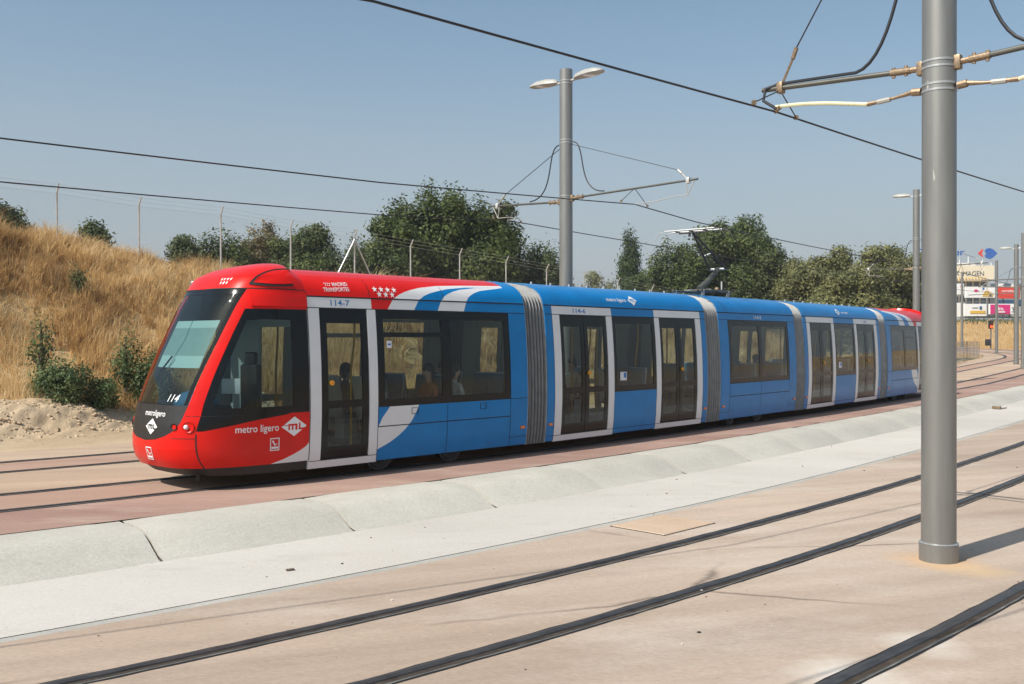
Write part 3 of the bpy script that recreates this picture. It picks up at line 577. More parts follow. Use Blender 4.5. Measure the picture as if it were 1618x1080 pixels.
    for (u0, u1, m) in ((1.82, 2.0, 'blind_light'), (2.0, 2.42, 'blind'), (2.42, 2.53, 'blind_light')):
        patch(b, SF, -.42, lambda u: tY(.70, u), useq(u0, u1, .1), -1, m, 16, -.10)
    b.build('sun_blind', body, smooth=60)
    b = MB(); b.box((1.98, .55, 1.55), (.05, .9, 2.3), 'inner_grey'); b.box((1.98, -.1, 2.55), (.05, 2.0, .3), 'inner_grey'); b.box((1.98, -1.0, 1.55), (.05, .12, 2.2), 'blind_light'); b.build('cab_bulkhead', body)
    b = MB(); b.tube([(.14, .35, 1.27), (.33, .15, 1.75), (.42, -.0, 1.95)], .014, 'black_plastic', 6); b.build('wiper', body)
    b = MB(); patch(b, SF, lambda u: -tY(.95, u), lambda u: tY(.95, u), [.2, .21], -1, 'black_plastic', 16, -.06); b.box((1.45, 0, .31), (1.2, 1.9, .12), 'black_plastic'); b.tube([(.55, -.55, .2), (.55, -.55, .12)], .035, 'black_plastic'); b.tube([(1.9, -.8, .22), (1.9, -.8, .12)], .04, 'black_plastic'); b.build('underframe', body)
    interior(body, 2.05, 6.9, [(3.9, y, 1) for y in (-.85, -.42, .42, .85)] + [(4.75, y, -1) for y in (-.85, -.42, .42, .85)] + [(5.35, y, 1) for y in (-.85, -.42, .42, .85)] + [(6.2, y, -1) for y in (-.85, -.42, .42, .85)], [2.55, 3.3])
    return body
ROOF = [2.885, 2.95, 3.0, 3.06, 3.12, 3.18, 3.24, 3.30, 3.36, 3.42, 3.48, 3.54, 3.6]
def door_car(loc, rz, scale=1.):
    SF = surf_box; bd = MB(); L_ = 6.05
    for sd_ in (-1, 1):
        P = lambda l, r, u0, u1, m, nv=1: patch(bd, SF, l, r, useq(u0, u1), sd_, m, nv, 0, TH)
        P(0, .22, .22, 2.86, 'blue_paint', 2); P(L_ - .22, L_, .22, 2.86, 'blue_paint', 2)
        for a_, b_ in ((.22, .45), (2.02, 2.22), (3.83, 4.03), (5.60, 5.83)): P(a_, b_, .2, 2.69, 'white_paint')
        for a_, b_ in ((.45, 2.02), (4.03, 5.60)): P(a_, b_, .2, .315, 'white_paint', 2)
        P(.22, 2.22, 2.70, 2.86, 'white_paint', 3); P(3.83, 5.83, 2.70, 2.86, 'white_paint', 3); P(2.22, 3.83, 2.70, 2.86, 'blue_paint', 3)
        P(2.22, 3.83, .22, 1.10, 'blue_paint', 3)
        patch(bd, SF, 0, L_, ROOF, sd_, 'blue_paint', 8, 0, TH)
    body = bd.build('car_body', tram, loc - so_t, (0, 0, rz), smooth=38); body.scale = (scale, 1, 1); body['label'] = 'blue middle car with two white-framed double doors'
    for sd_ in (-1, 1):
        windows(body, SF, 2.22, 3.83, 1.105, 2.69, [(2.33, 3.72)], sd_, 1.22, 2.54)
        door(body, SF, .45, 2.02, .32, 2.69, sd_, 2, 1.34); door(body, SF, 4.03, 5.60, .32, 2.69, sd_, 2, 4.92)
        sm = MB(); seam(sm, SF, 0, L_, 2.872, 2.872, sd_, .022); seam(sm, SF, 0, L_, 2.695, 2.695, sd_, .012); seam(sm, SF, 2.22, 3.83, 1.10, 1.10, sd_); seam(sm, SF, .0, L_, .318, .318, sd_)
        for q in (.22, 2.22, 3.83, 5.83): seam(sm, SF, q, q, .22, 2.86, sd_, .008)
        sm.build('panel_seam', body, smooth=0)
        for q in (.1, L_ - .1): b = MB(); p = SF(q, .55, sd_); b.box(p + Vector((0, sd_ * .012, 0)), (.11, .03, .05), 'amber', bev=.008); b.build('side_marker', body)
        b = MB(); p = SF(2.55, 1.42, sd_); b.box(p + Vector((0, -sd_ * .001, 0)), (.24, .004, .18), 'sticker'); b.box(p + Vector((.05, sd_ * .002, .02)), (.09, .004, .11), 'print_blue'); b.build('window_sticker', body)
    b = MB(); b.box((L_ / 2, 0, .28), (L_ - .1, 1.9, .12), 'black_plastic'); b.build('underframe', body)
    interior(body, .02, L_ - .02, [(2.75, y, 1) for y in (-.82, .82)] + [(3.35, y, -1) for y in (-.82, .82)], [2.15, 3.0, 3.95])
    b = MB()
    for q in range(9): x = .5 + q * .62; b = MB(); b.tube([(x, -.35, 3.32), (x, -.35, 3.375)], .02, 'galvanised', 6); b.build('roof_fitting', body)
    return body
def mid_car(loc, rz):
    SF = surf_box; bd = MB(); L_ = 4.42
    for sd_ in (-1, 1):
        P = lambda l, r, u0, u1, m, nv=1: patch(bd, SF, l, r, useq(u0, u1), sd_, m, nv, 0, TH)
        P(0, .46, .22, 2.69, 'blue_paint', 2); P(3.96, L_, .22, 2.69, 'blue_paint', 2); P(.46, 3.96, .22, 1.1, 'blue_paint', 4); P(0, L_, 2.70, 2.86, 'blue_paint', 6)
        patch(bd, SF, 0, L_, ROOF, sd_, 'blue_paint', 6, 0, TH)
    body = bd.build('car_body', tram, loc - so_t, (0, 0, rz), smooth=38); body['label'] = 'plain blue short car with two windows and no door'
    for sd_ in (-1, 1):
        windows(body, SF, .46, 3.96, 1.105, 2.69, [(.6, 2.13), (2.3, 3.84)], sd_, 1.22, 2.54)
        sm = MB(); seam(sm, SF, 0, L_, 2.872, 2.872, sd_, .022); seam(sm, SF, 0, L_, 2.695, 2.695, sd_, .01); seam(sm, SF, .46, 3.96, .775, .775, sd_, .016); seam(sm, SF, .46, 3.96, 1.1, 1.1, sd_)
        for q in (.46, 3.96): seam(sm, SF, q, q, .22, 2.69, sd_, .008)
        seam(sm, SF, 2.21, 2.21, .22, 1.1, sd_); seam(sm, SF, 0, .46, .40, .40, sd_); seam(sm, SF, 3.96, L_, .40, .40, sd_); sm.build('panel_seam', body, smooth=0)
        for q in (.13, L_ - .13): b = MB(); p = SF(q, .55, sd_); b.box(p + Vector((0, sd_ * .012, 0)), (.11, .03, .05), 'amber', bev=.008); b.build('side_marker', body)
    b = MB(); b.box((L_ / 2, 0, .33), (L_ - .1, 1.6, .1), 'black_plastic'); b.build('underframe', body)
    interior(body, .02, L_ - .02, [(x, y, d) for x, d in ((.9, 1), (1.85, -1), (2.5, 1), (3.5, -1)) for y in (-.85, -.42, .42, .85)], [.35])
    return body
def bogie(body, xc):
    b = MB(); b.box((xc, 0, .36), (2.4, 1.5, .18), 'dark_metal', bev=.03)
    for y in (-.95, .95): b.box((xc, y, .40), (1.9, .1, .16), 'dark_metal', bev=.03); b.box((xc, y * 1.02, .24), (.7, .12, .14), 'black_plastic', bev=.03)
    bo = b.build('bogie', body)
    return bo
def bogie_top(loc, rz, xc):
    """bogie as a part of the tram, its wheels as sub-parts"""
    b = MB(); b.box((0, 0, .36), (2.4, 1.4, .18), 'dark_metal', bev=.03)
    for y in (-.93, .93): b.box((0, y, .42), (2.0, .1, .16), 'dark_metal', bev=.03); b.box((0, y, .24), (.6, .12, .13), 'black_plastic', bev=.03)
    d = Vector((math.cos(rz), math.sin(rz), 0)); bo = b.build('bogie', tram, loc + d * xc - so_t, (0, 0, rz))
    for x in (-.8, .8):
        for y in (-1, 1):
            w = MB(); w.tube([(x, y * .69, .295), (x, y * .80, .295)], .295, 'wheel_steel', 28); w.tube([(x, y * .80, .295), (x, y * .83, .295)], [.26, .25], 'dark_metal', 28); w.tube([(x, y * .83, .295), (x, y * .88, .295)], [.17, .13], 'wheel_steel', 18)
            w.build('wheel', bo, smooth=40)
def bellows(fa, la, fb):
    """folded gangway between the end of one car and the start of the next"""
    (oa, ra), (ob, rb) = fa, fb; b = MB(); nf = 6
    da = Vector((math.cos(ra), math.sin(ra), 0)); na = Vector((-da.y, da.x, 0)); db = Vector((math.cos(rb), math.sin(rb), 0)); nb = Vector((-db.y, db.x, 0))
    A = oa + da * la; us = list(PU[:7]) + [2.8, 2.87, 3.0, 3.12, 3.24, 3.36, 3.48, 3.6]
    base = (A + ob) / 2; base.z = 0
    def ring(t, sc):
        c = A.lerp(ob, t); n = na.lerp(nb, t).normalized(); out = []
        for sd_ in (-1, 1):
            seq = us if sd_ < 0 else us[::-1][1:]
            for u in seq: y, z = pr(u); out.append(c + n * (sd_ * y * sc) + Vector((0, 0, .25 + (z - .25) * (1 - (1 - sc) * .35))) - base)
        return out
    rs = []
    for k in range(nf * 4 + 1):
        t = .03 + .94 * (k + (.55, 0, 0, 0)[0] * ((k % 4 == 3) - (k % 4 == 1))) / (nf * 4); ph = k % 4; rs.append(ring(t, (.985, .95, .915, .95)[ph]))
    w = len(rs[0]); v = [p for r in rs for p in r]
    for i in range(len(rs) - 1): b.raw(v[i * w:(i + 2) * w], [(j, j + 1, w + j + 1, w + j) for j in range(w - 1)], 'bellows_frame_lit_ridge' if i % 4 in (0, 3) else 'bellows')  # sunlit ridges and shaded valleys of the folds put into the colour
    for t0, t1 in ((.0, .05), (.95, 1.0)):
        r0, r1 = ring(t0, .99), ring(t1, .99); b.raw(r0 + r1, [(j, j + 1, w + j + 1, w + j) for j in range(w - 1)], 'bellows_frame_lit_ridge')
    b.build('gangway_bellows', tram, base - so_t, smooth=25)
    b = MB(); m = (A + ob) / 2; b.box((0, 0, .3), ((ob - A).length + .4, 1.6, .1), 'inner_floor'); b.box((0, 0, 2.72), ((ob - A).length + .2, 1.9, .06), 'inner_grey'); b.build('gangway_floor', tram, base - so_t, (0, 0, (ra + rb) / 2))

# cars along the curve
fA, rA = frame(2.31, 7.2); dA = Vector((math.cos(rA), math.sin(rA), 0)); OA = fA - dA * 2.05
OB, rB = frame(7.70, 13.75); OC, rC = frame(14.40, 18.82); OD, rD = frame(19.42, 25.95)
fE, rE = frame(26.65, 31.5); dE = Vector((math.cos(rE), math.sin(rE), 0)); KE = 1.05; OE = fE + dE * 6.92 * KE
carA = cab_car(OA, rA); carB = door_car(OB, rB); carC = mid_car(OC, rC); carD = door_car(OD, rD, 1.075); carE = cab_car(OE, rE + math.pi, KE, near=1)
bellows((OA, rA), 6.92, (OB, rB)); bellows((OB, rB), 6.05, (OC, rC)); bellows((OC, rC), 4.42, (OD, rD)); bellows((OD, rD), 6.05 * 1.075, (fE, rE))
bogie_top(OA, rA, 4.50); bogie_top(OC, rC, 1.68 + .3); bogie_top(OE, rE + math.pi, 4.5)

# writing on the tram
VS = lambda s, u: tS(s, u); LET = dict(vmap=VS)
lettering(carA, surf_cab, '114-7', 2.50, 2.735, .13, 'print_blue', bold=.008, width=.36, **LET)
lettering(carA, surf_cab, 'metro ligero', .83, .838, .15, 'print_white', bold=.008, width=.68, **LET)
logo(carA, surf_cab, 1.775, .885, .44, 'red_paint', vmap=VS)
def frame_badge(body, x, u, w, h, m='print_white', vmap=None, surf=surf_cab, fl=1):
    b = MB(); t = .014; g = lambda a_, b_: (x + a_, u + b_)
    for (a0, a1, c0, c1) in ((0, w, 0, t), (0, w, h - t, h), (0, t, t, h - t), (w - t, w, t, h - t), (.02, w - .02, .03, .06)): print_on(b, surf, [(a0, c0), (a1, c0), (a1, c1), (a0, c1)], [(0, 1, 2, 3)], g, m, .005, -1, vmap)
    print_on(b, surf, [(.03, h - .05), (.05, h - .03), (w * .55, h * .48), (w - .03, h * .58), (w - .04, h * .50), (w * .5, h * .38)], [(0, 1, 2, 5), (2, 3, 4, 5)], g, m, .005, -1, vmap)
    b.build('emblem', body, smooth=0)
frame_badge(carA, 1.37, .54, .155, .19, vmap=VS)
YV = lambda y, u: tY(max(y, 0), u) if y >= 0 else -tY(-y, u)
frame_badge(carA, .02, .44, .17, .19, vmap=lambda y, u: YV(y, u))
lettering(carA, surf_cab, 'metroligero', -.10, 1.085, .12, 'print_white', bold=.008, vmap=YV, width=.56)
lettering(carA, surf_cab, '114', .40, 1.30, .15, 'print_white', bold=.004, shear=.3, vmap=YV)
logo(carA, surf_cab, .16, .93, .34, 'black_plastic', vmap=YV)
def sset(pts, m='print_white', r=.05, nm='emblem'):
    b = MB()
    for (x, u) in pts: v, f = star(0, 0, r); print_on(b, surf_cab, v, f, lambda a_, c_: (x + a_, u + c_), m, .006, -1, VS)
    b.build(nm, carA, smooth=0)
sset([(3.42 + .135 * k, 3.03) for k in range(4)] + [(3.49 + .135 * k, 2.945) for k in range(3)], r=.058)
lettering(carA, surf_cab, 'MADRID', 2.60, 3.05, .095, 'print_white', bold=.006, rot=.05, width=.30, **LET); lettering(carA, surf_cab, 'TRANSPORTES', 2.40, 2.95, .095, 'print_white', bold=.006, rot=.05, width=.50, **LET)
sset([(2.45 + .036 * k, 3.095) for k in range(4)] + [(2.47 + .036 * k, 3.062) for k in range(3)], r=.016)
b = MB()
for k in range(7):
    v, f = star(0, 0, .022); y = -.02 + .06 * (k % 4) + (.03 if k > 3 else 0); u = 3.05 if k < 4 else 3.01
    print_on(b, surf_cab, v, f, lambda a_, c_: (y + a_ + .42, u + c_), 'print_white', .008, -1, YV)
b.build('emblem', carA, smooth=0)
lettering(carB, surf_box, '114-6', .90, 2.735, .13, 'print_blue', bold=.012, width=.42)
lettering(carB, surf_box, 'metro ligero', 2.15, 3.01, .125, 'print_white', bold=.006, off=.008, width=.72); logo(carB, surf_box, 3.12, 3.055, .34, 'blue_paint')
lettering(carC, surf_box, '114-5', 1.95, 2.735, .125, 'print_white', bold=.012, width=.42)
logo(carD, surf_box, 2.75, 3.055, .34, 'blue_paint'); lettering(carD, surf_box, 'metro ligero', 3.0, 3.01, .11, 'print_white', bold=.006, off=.008)
lettering(carD, surf_box, '114-4', 4.7, 2.745, .105, 'print_blue', bold=.004)
b = MB(); p = surf_cab(1 + 3.62 - LC, 2.12, -1); b.box(p + Vector((0, -.002, 0)), (.10, .004, .12), 'sticker'); b.box(p + Vector((0, -.005, 0)), (.06, .004, .03), 'print_blue'); b.build('window_sticker', carA)
b = MB()
for x, u in ((4.15, 1.0), (5.75, 1.0)):
    p = surf_cab(1 + x - LC, u, -1)
    for dx, dz, w, h in ((0, .05, .14, .006), (0, -.05, .14, .006), (-.07, 0, .006, .1), (.07, 0, .006, .1), (.055, 0, .012, .02)): b.box(p + Vector((dx, -.003, dz)), (w, .006, h), 'seam')
b.build('service_flap', carA)

# pantograph on the short car
pan = empty('pantograph', OC + Vector((math.cos(rC), math.sin(rC), 0)) * 1.08 - so_t, tram, rC)
b = MB(); b.tube([(-.7, -.4, 3.46), (1.0, -.4, 3.46)], .03, 'arm_tube'); b.tube([(-.7, .4, 3.46), (1.0, .4, 3.46)], .03, 'arm_tube'); b.tube([(-.1, -.4, 3.48), (-.1, .4, 3.48)], .04, 'arm_tube'); b.box((.1, 0, 3.47), (.8, .2, .07), 'arm_tube', bev=.02)
for x in (-.55, .8):
    for y in (-.4, .4): b.tube([(x, y, 3.3), (x, y, 3.48)], .04, 'insulator', 10)
b.tube([(.35, -.45, 3.5), (.35, -.45, 3.72)], .02, 'galvanised'); b.ball((.0, -.5, 3.5), .06, 'bronze'); b.build('base_frame', pan)
KN = (.98, 0, 4.10); HD = (-.35, 0, 4.97)
b = MB(); b.tube([(-.05, 0, 3.52), (.42, 0, 3.74), KN], [.08, .07, .055], 'arm_tube', 12); b.tube([(.98, -.26, 4.10), (.98, .26, 4.10)], .03, 'galvanised', 10); b.build('lower_arm', pan)
b = MB()
for y in (-.25, .25): b.tube([(.98, y, 4.10), HD], [.036, .026], 'dark_metal', 8)
b.tube([(.5, -.16, 4.42), (.6, 0, 4.5), (.5, .16, 4.42)], .018, 'galvanised', 6); b.tube([(.98, 0, 4.0), (-.30, 0, 4.90)], .014, 'dark_metal', 6); b.build('upper_arm', pan)
b = MB()
for x in (-.55, -.15):
    b.tube([(x, -.72, 5.03), (x, .72, 5.03)], .017, 'galvanised', 8)
    for sg in (-1, 1): b.tube([(x, sg * .72, 5.03), (x, sg * .86, 5.0), (x, sg * .97, 4.90), (x, sg * 1.02, 4.78)], .012, 'galvanised' if sg > 0 else 'dark_metal', 6)
for y in (-.4, .4, 0): b.tube([(-.55, y, 5.0), (-.15, y, 5.0)], .016, 'dark_metal', 6)
b.tube([(-.35, -.4, 4.97), (-.35, .4, 4.97)], .022, 'dark_metal', 8)
for y in (-.1, .1): b.box((-.35, y, 4.94), (.06, .03, .10), 'dark_metal')
b.build('collector_head', pan)

# ---------------------------------------------------------------- overhead line masts
def lamp_head(parent, c, d, z, tilt=.06):
    """flat street-light head on a short arm, pointing along d"""
    c = Vector(c); d = Vector(d).normalized(); n = Vector((-d.y, d.x, 0)); b = MB()
    b.tube([c + Vector((0, 0, z)), c + d * .34 + Vector((0, 0, z + .02))], .03, 'galvanised', 8)
    secs = [(.26, .05, .06), (.34, .11, .13), (.60, .17, .17), (.90, .17, .15), (1.08, .13, .09), (1.14, .06, .03)]; v = []; K = 12
    for x, w, h in secs:
        for k in range(K):
            q = 6.2832 * k / K; sz = math.sin(q); v.append(c + d * x + n * (w * math.cos(q)) + Vector((0, 0, z + .02 + tilt * x + (h * .9 * sz if sz > 0 else h * .25 * sz))))
    b.raw(v, [(i * K + k, i * K + (k + 1) % K, (i + 1) * K + (k + 1) % K, (i + 1) * K + k) for i in range(len(secs) - 1) for k in range(K)] + [tuple(range(K))[::-1], tuple(range((len(secs) - 1) * K, len(secs) * K))], 'lamp_shell')
    hd = b.build('lamp_head', parent, smooth=45)
    g = MB(); g.ball(c + d * .72 + Vector((0, 0, z + .02 + tilt * .72 - .018)), (.2, .12, .03), 'lamp_glass', 14, 6); g.build('lamp_lens', hd)
def bracket(parent, base, d, z, L, sg=1, big=False, reach=None, tie=True, cable=True, rod='galvanised'):
    """cantilever tube with insulators, tie wire, feeder cable and the curved registration arm that holds the contact wire"""
    d = Vector(d).normalized(); r0 = .2; zz = Vector((0, 0, 1)); P = lambda x, q, y=0.: Vector((0, 0, 0)) + d * x + zz * q + Vector((-d.y, d.x, 0)) * y
    b = MB(); b.tube([P(r0, z), P(r0 + .12, z + .005)], .035, 'bronze', 8); b.box(P(r0 - .01, z), (.1, .1, .16), 'bronze', rz=math.atan2(d.y, d.x), bev=.015); b.tube([P(r0 + .12, z + .005), P(r0 + .34, z + .015)], .042, 'bronze', 12)
    for x in (.17, .31): b.tube([P(r0 + x, z - .05, 0), P(r0 + x, z + .07, 0)], .02, 'bronze', 6)
    b.build('arm_clamp', parent)
    b = MB(); b.tube([P(r0 + .3, z + .012), P(L, z + .10)], .032 if big else .026, 'arm_tube', 12); b.build('bracket_arm', parent)
    xr = reach or L - .22
    zw = z + .1 - (.30 if big else .42)
    if tie:
        b = MB(); b.tube([P(r0 - .03, z + (3.0 if big else 1.35)), P(L - .46 if big else L - .52, z + (.55 if big else .36))], .009, 'wire', 6); b.tube([P(L - .46, z + .55) if big else P(L - .52, z + .36), P(L - .41, z + .42) if big else P(L - .42, z + .27)], .028, 'bronze' if big else 'insulator', 8); b.tube([P(L - .41, z + .42) if big else P(L - .42, z + .27), P(L - .25, z + .1)], .016, 'bronze' if big else 'insulator', 6); b.box(P(L - .25, z + .09), (.08, .1, .14), 'bronze' if big else 'galvanised', rz=math.atan2(d.y, d.x), bev=.01); b.build('tie_wire', parent)
    if cable:
        b = MB(); pts = []
        A, B_, C_, D_ = (P(r0 - .02, z + 2.6, .06), P(r0 + .1, z + 1.6, .06), P(r0 + .25, z + .15, .06), P(r0 + .75, z + .09, .03)) if big else (P(r0 - .02, z + 1.42, .06), P(r0 + .42, z + 1.36, .06), P(r0 + .05, z + .12, .06), P(r0 + .95, z + .09, .03))
        for k in range(17): t = k / 16; pts.append(A * (1 - t) ** 3 + B_ * 3 * t * (1 - t) ** 2 + C_ * 3 * t * t * (1 - t) + D_ * t ** 3)
        if big: pts += [P(L - .5, z + .13, .0), P(L - .22, z + .14, .0), P(L - .06, z + .1, .04), P(L - .04, z - .05, .06), P(L - .2, zw + .03, .02)]
        b.tube(pts, .02 if big else .016, 'cable', 7); b.build('feeder_cable', parent)
    if big:
        b = MB(); b.tube([P(r0, z - .26), P(r0 + .1, z - .25)], .045, 'bronze', 8); b.tube([P(r0 + .1, z - .25), P(r0 + .3, z - .28), P(r0 + .62, z - .30)], [.03, .018, .028], 'bronze', 8); b.tube([P(r0 + .35, z - .285), P(r0 + .5, z - .295)], .03, 'insulator', 8); b.build('registration_link', parent)
        x1 = r0 + .62; b = MB(); b.tube([P(x1, z - .30)] + [P(x1 + (xr - x1) * t, z - .30 + .10 * math.sin(t * 2.2) + (zw - z + .28) * t * t) for t in (.15, .3, .45, .6, .75, .9, 1)], .024, 'fibre_rod', 8); b.tube([P(xr - .06, zw + .05), P(xr + .02, zw)], .03, 'bronze', 8); b.build('registration_arm', parent)
    else:
        b = MB(); x1 = L - .3 if sg > 0 else L - .3
        xb = L - .32; b.tube([P(xb, z + .08), P(xb - .07 + .12, z - .24)], .012, 'insulator', 6); b.tube([P(xb + .24, z + .09), P(xb + .05, z - .24)], .012, 'insulator', 6); b.tube([P(xb + .05, z - .24), P(xb - .3, z - .24), P(xb - .75, z - .30), P(xr, zw)], .011, 'insulator', 6); b.build('registration_arm', parent)
    b = MB(); n = Vector((-d.y, d.x, 0))
    for sg2 in (-1, 1): b.tube([P(L - .24 if big else xr, z + .06), P(xr, zw + .02, sg2 * .55)], .008, 'wire', 5); b.box(P(xr, zw + .02, sg2 * .55), (.05, .05, .05), 'bronze')
    b.build('bridle_wire', parent)
    return P(xr, zw)
def mast(name, base, top, label, r=(.185, .165), d=None, arms=(), lamps=None, group='overhead line masts', collar=True, bands=()):
    m = empty(name, base); tag(m, label, 'mast', group); b = MB()
    b.tube([(0, 0, 0), (0, 0, top)], [r[0], r[1]], 'pole_grey', 32); b.build('shaft', m, smooth=40)
    if collar: b = MB(); b.tube([(0, 0, 0), (0, 0, .20)], r[0] + .022, 'pole_grey', 32); b.tube([(0, 0, .2), (0, 0, .212)], [r[0] + .026, r[0] + .01], 'pole_band', 32); b.build('base_collar', m, smooth=40)
    for z in bands:
        for dz in (-.035, .035): b = MB(); q = r[0] + (r[1] - r[0]) * z / top; b.tube([(0, 0, z + dz - .012), (0, 0, z + dz + .012)], q + .006, 'pole_band', 32); b.build('clamp_band', m, smooth=40)
    return m
def nrm(s): h = head(s); return Vector((-math.cos(h), math.sin(h), 0))
# the big mast in the foreground
pb = Vector((4.79, 10.93, ZL)); dn = Vector((-.73, .68, 0)).normalized()
big = mast('catenary_mast', pb, 8.9, 'thick grey steel mast in the foreground, standing between the near rails', (.185, .178), bands=(5.55, 5.29, 6.95))
w1 = bracket(big, pb, dn, 5.55, 2.18, big=True, reach=2.0) + pb
w0 = bracket(big, pb, -dn, 5.55, 2.2, big=True, reach=2.0) + pb
# masts between the two far tracks
MS = []
for k, (s, top, lab, arms) in enumerate(((12.3, 8.95, 'grey mast with two lamp heads rising behind the first blue car', 1), (42.3, 9.55, 'grey mast with lamp partly hidden behind the foreground mast', 1), (71.5, 8.8, 'slim grey lamp mast at the right edge near the curve', 1))):
    p = so(s, 1.99, 0); n = nrm(s); m = mast('catenary_mast', p, top, lab, (.17, .155) if k else (.172, .162), bands=(5.75, 7.15, top - .32), collar=True)
    e = bracket(m, p, -n, 5.72, 3.75 if k == 0 else 3.2, reach=2.05); f_ = bracket(m, p, n, 5.66, 2.55, sg=-1, reach=1.95)
    ld = -n; lamp_head(m, (0, 0, 0), -ld, top - .32, .03); lamp_head(m, (0, 0, 0), ld, top - .30, .05); MS.append((p, e + p, f_ + p))
for (px, Y, top, lab) in ((1520, 118, 9.5, 'thin distant mast beside the grey fence, close right of the foreground mast'), (1574.5, 96, 9.2, 'thin distant mast in front of the billboards'), (1617, 64, 8.9, 'mast cut by the right edge of the picture')):
    p = at(px, Y, z=float(.3 + (Y > 80) * .5)); m = mast('catenary_mast', p, top, lab, (.15, .13), bands=(6.0,)); bb = MB(); bb.tube([(-2.6, .4, 5.8), (2.6, -.4, 6.0)], .04, 'pole_grey', 8); bb.build('bracket_arm', m)

# contact wires, spans between the supports
def wire(pts, label, r=.0125):
    P = []
    for a_, b_ in zip(pts[:-1], pts[1:]):
        a_, b_ = Vector(a_), Vector(b_); L = (b_ - a_).length
        for k in range(8): t = k / 8; P.append(a_.lerp(b_, t) - Vector((0, 0, 4 * t * (1 - t) * min(.12, .00012 * L * L))))
    P.append(Vector(pts[-1])); b = MB(); org = P[0].copy(); b.tube([p - org for p in P], r, 'wire', 6); o = b.build('contact_wire', loc=org, smooth=60); tag(o, label, 'wire', 'overhead contact wires'); return o
wire([so(-24, T[1] + 1.4, 5.2), at(590, 8.45, 2), w1, at(1618, 19.7, 303), so(34, T[1], 5.3), so(70, T[1], 5.0)], 'contact wire passing over the foreground track, held by the big mast')
wire([so(-16, T[0] + .5, 5.25), w0, so(40, T[0], 5.3)], 'contact wire at the upper right held by the right arm of the big mast')
wire([so(-22, T[2] + 1.2, 5.0), at(0, 13.1, 218), at(600, 17.9, 288), MS[0][1], at(1100, 24.4, 350.5), MS[1][1], MS[2][1], so(92, 0, 5.4)], 'contact wire over the tram, touched by the pantograph')
wire([so(-22, T[3] + .8, 4.95), at(0, 16.3, 287), at(610, 24.0, 340), MS[0][2], MS[1][2], MS[2][2], so(92, T[3], 5.4)], 'lower contact wire over the track behind the tram')

# ---------------------------------------------------------------- vegetation
def leaves_np(r, lobes, n, size, shell=.62, aspect=1.6, up=0., fill=1.0):
    """leaf-sized faces spread in clumps through a union of ellipsoids (x, y, z, rx, ry, rz)"""
    vol = np.array([l[3] * l[4] * l[5] for l in lobes]) ** .75; cnt = (n * vol / vol.sum()).astype(int); C = []; Oc = []
    for l, c in zip(lobes, cnt):
        d = r.normal(size=(max(c, 4) // 14 + 1, 3)); d /= np.linalg.norm(d, axis=1)[:, None]
        rad = shell + (1.08 - shell) * r.random(len(d)) ** .6
        cc = np.array(l[:3]) + d * rad[:, None] * np.array(l[3:6])
        k = np.repeat(cc, 14, 0)[:c]; Oc.append(np.repeat(np.array([l[:3]]) * .8 + .2 * np.array([[0, 0, l[2]]]), len(k), 0)); sp = np.array([size * 1.7, size * 1.7, size * 1.4]); C.append(k + r.normal(size=k.shape) * sp * (1 + up * np.array([0, 0, 1.])))
    P = np.concatenate(C); m = len(P); O = np.concatenate(Oc); nn = P - O; nn /= np.linalg.norm(nn, axis=1)[:, None] + 1e-6; nn[:, 2] += .25; nn = nn * 1.5 + r.normal(size=(m, 3)) * .75; nn /= np.linalg.norm(nn, axis=1)[:, None]
    a_ = r.normal(size=(m, 3)); a_[:, 2] += up * 1.5; a_ -= nn * (a_ * nn).sum(1)[:, None]; a_ /= np.linalg.norm(a_, axis=1)[:, None]; b_ = np.cross(nn, a_)
    sz = size * (.6 + .8 * r.random(m))[:, None]; L = a_ * sz * aspect * .5; W = b_ * sz * .5
    co = np.stack([P - L, P + W * .8, P + L, P - W * .8], 1).reshape(-1, 3); i = np.arange(m) * 4
    tri = np.concatenate([np.stack([i, i + 1, i + 2], 1), np.stack([i, i + 2, i + 3], 1)]); return co, tri
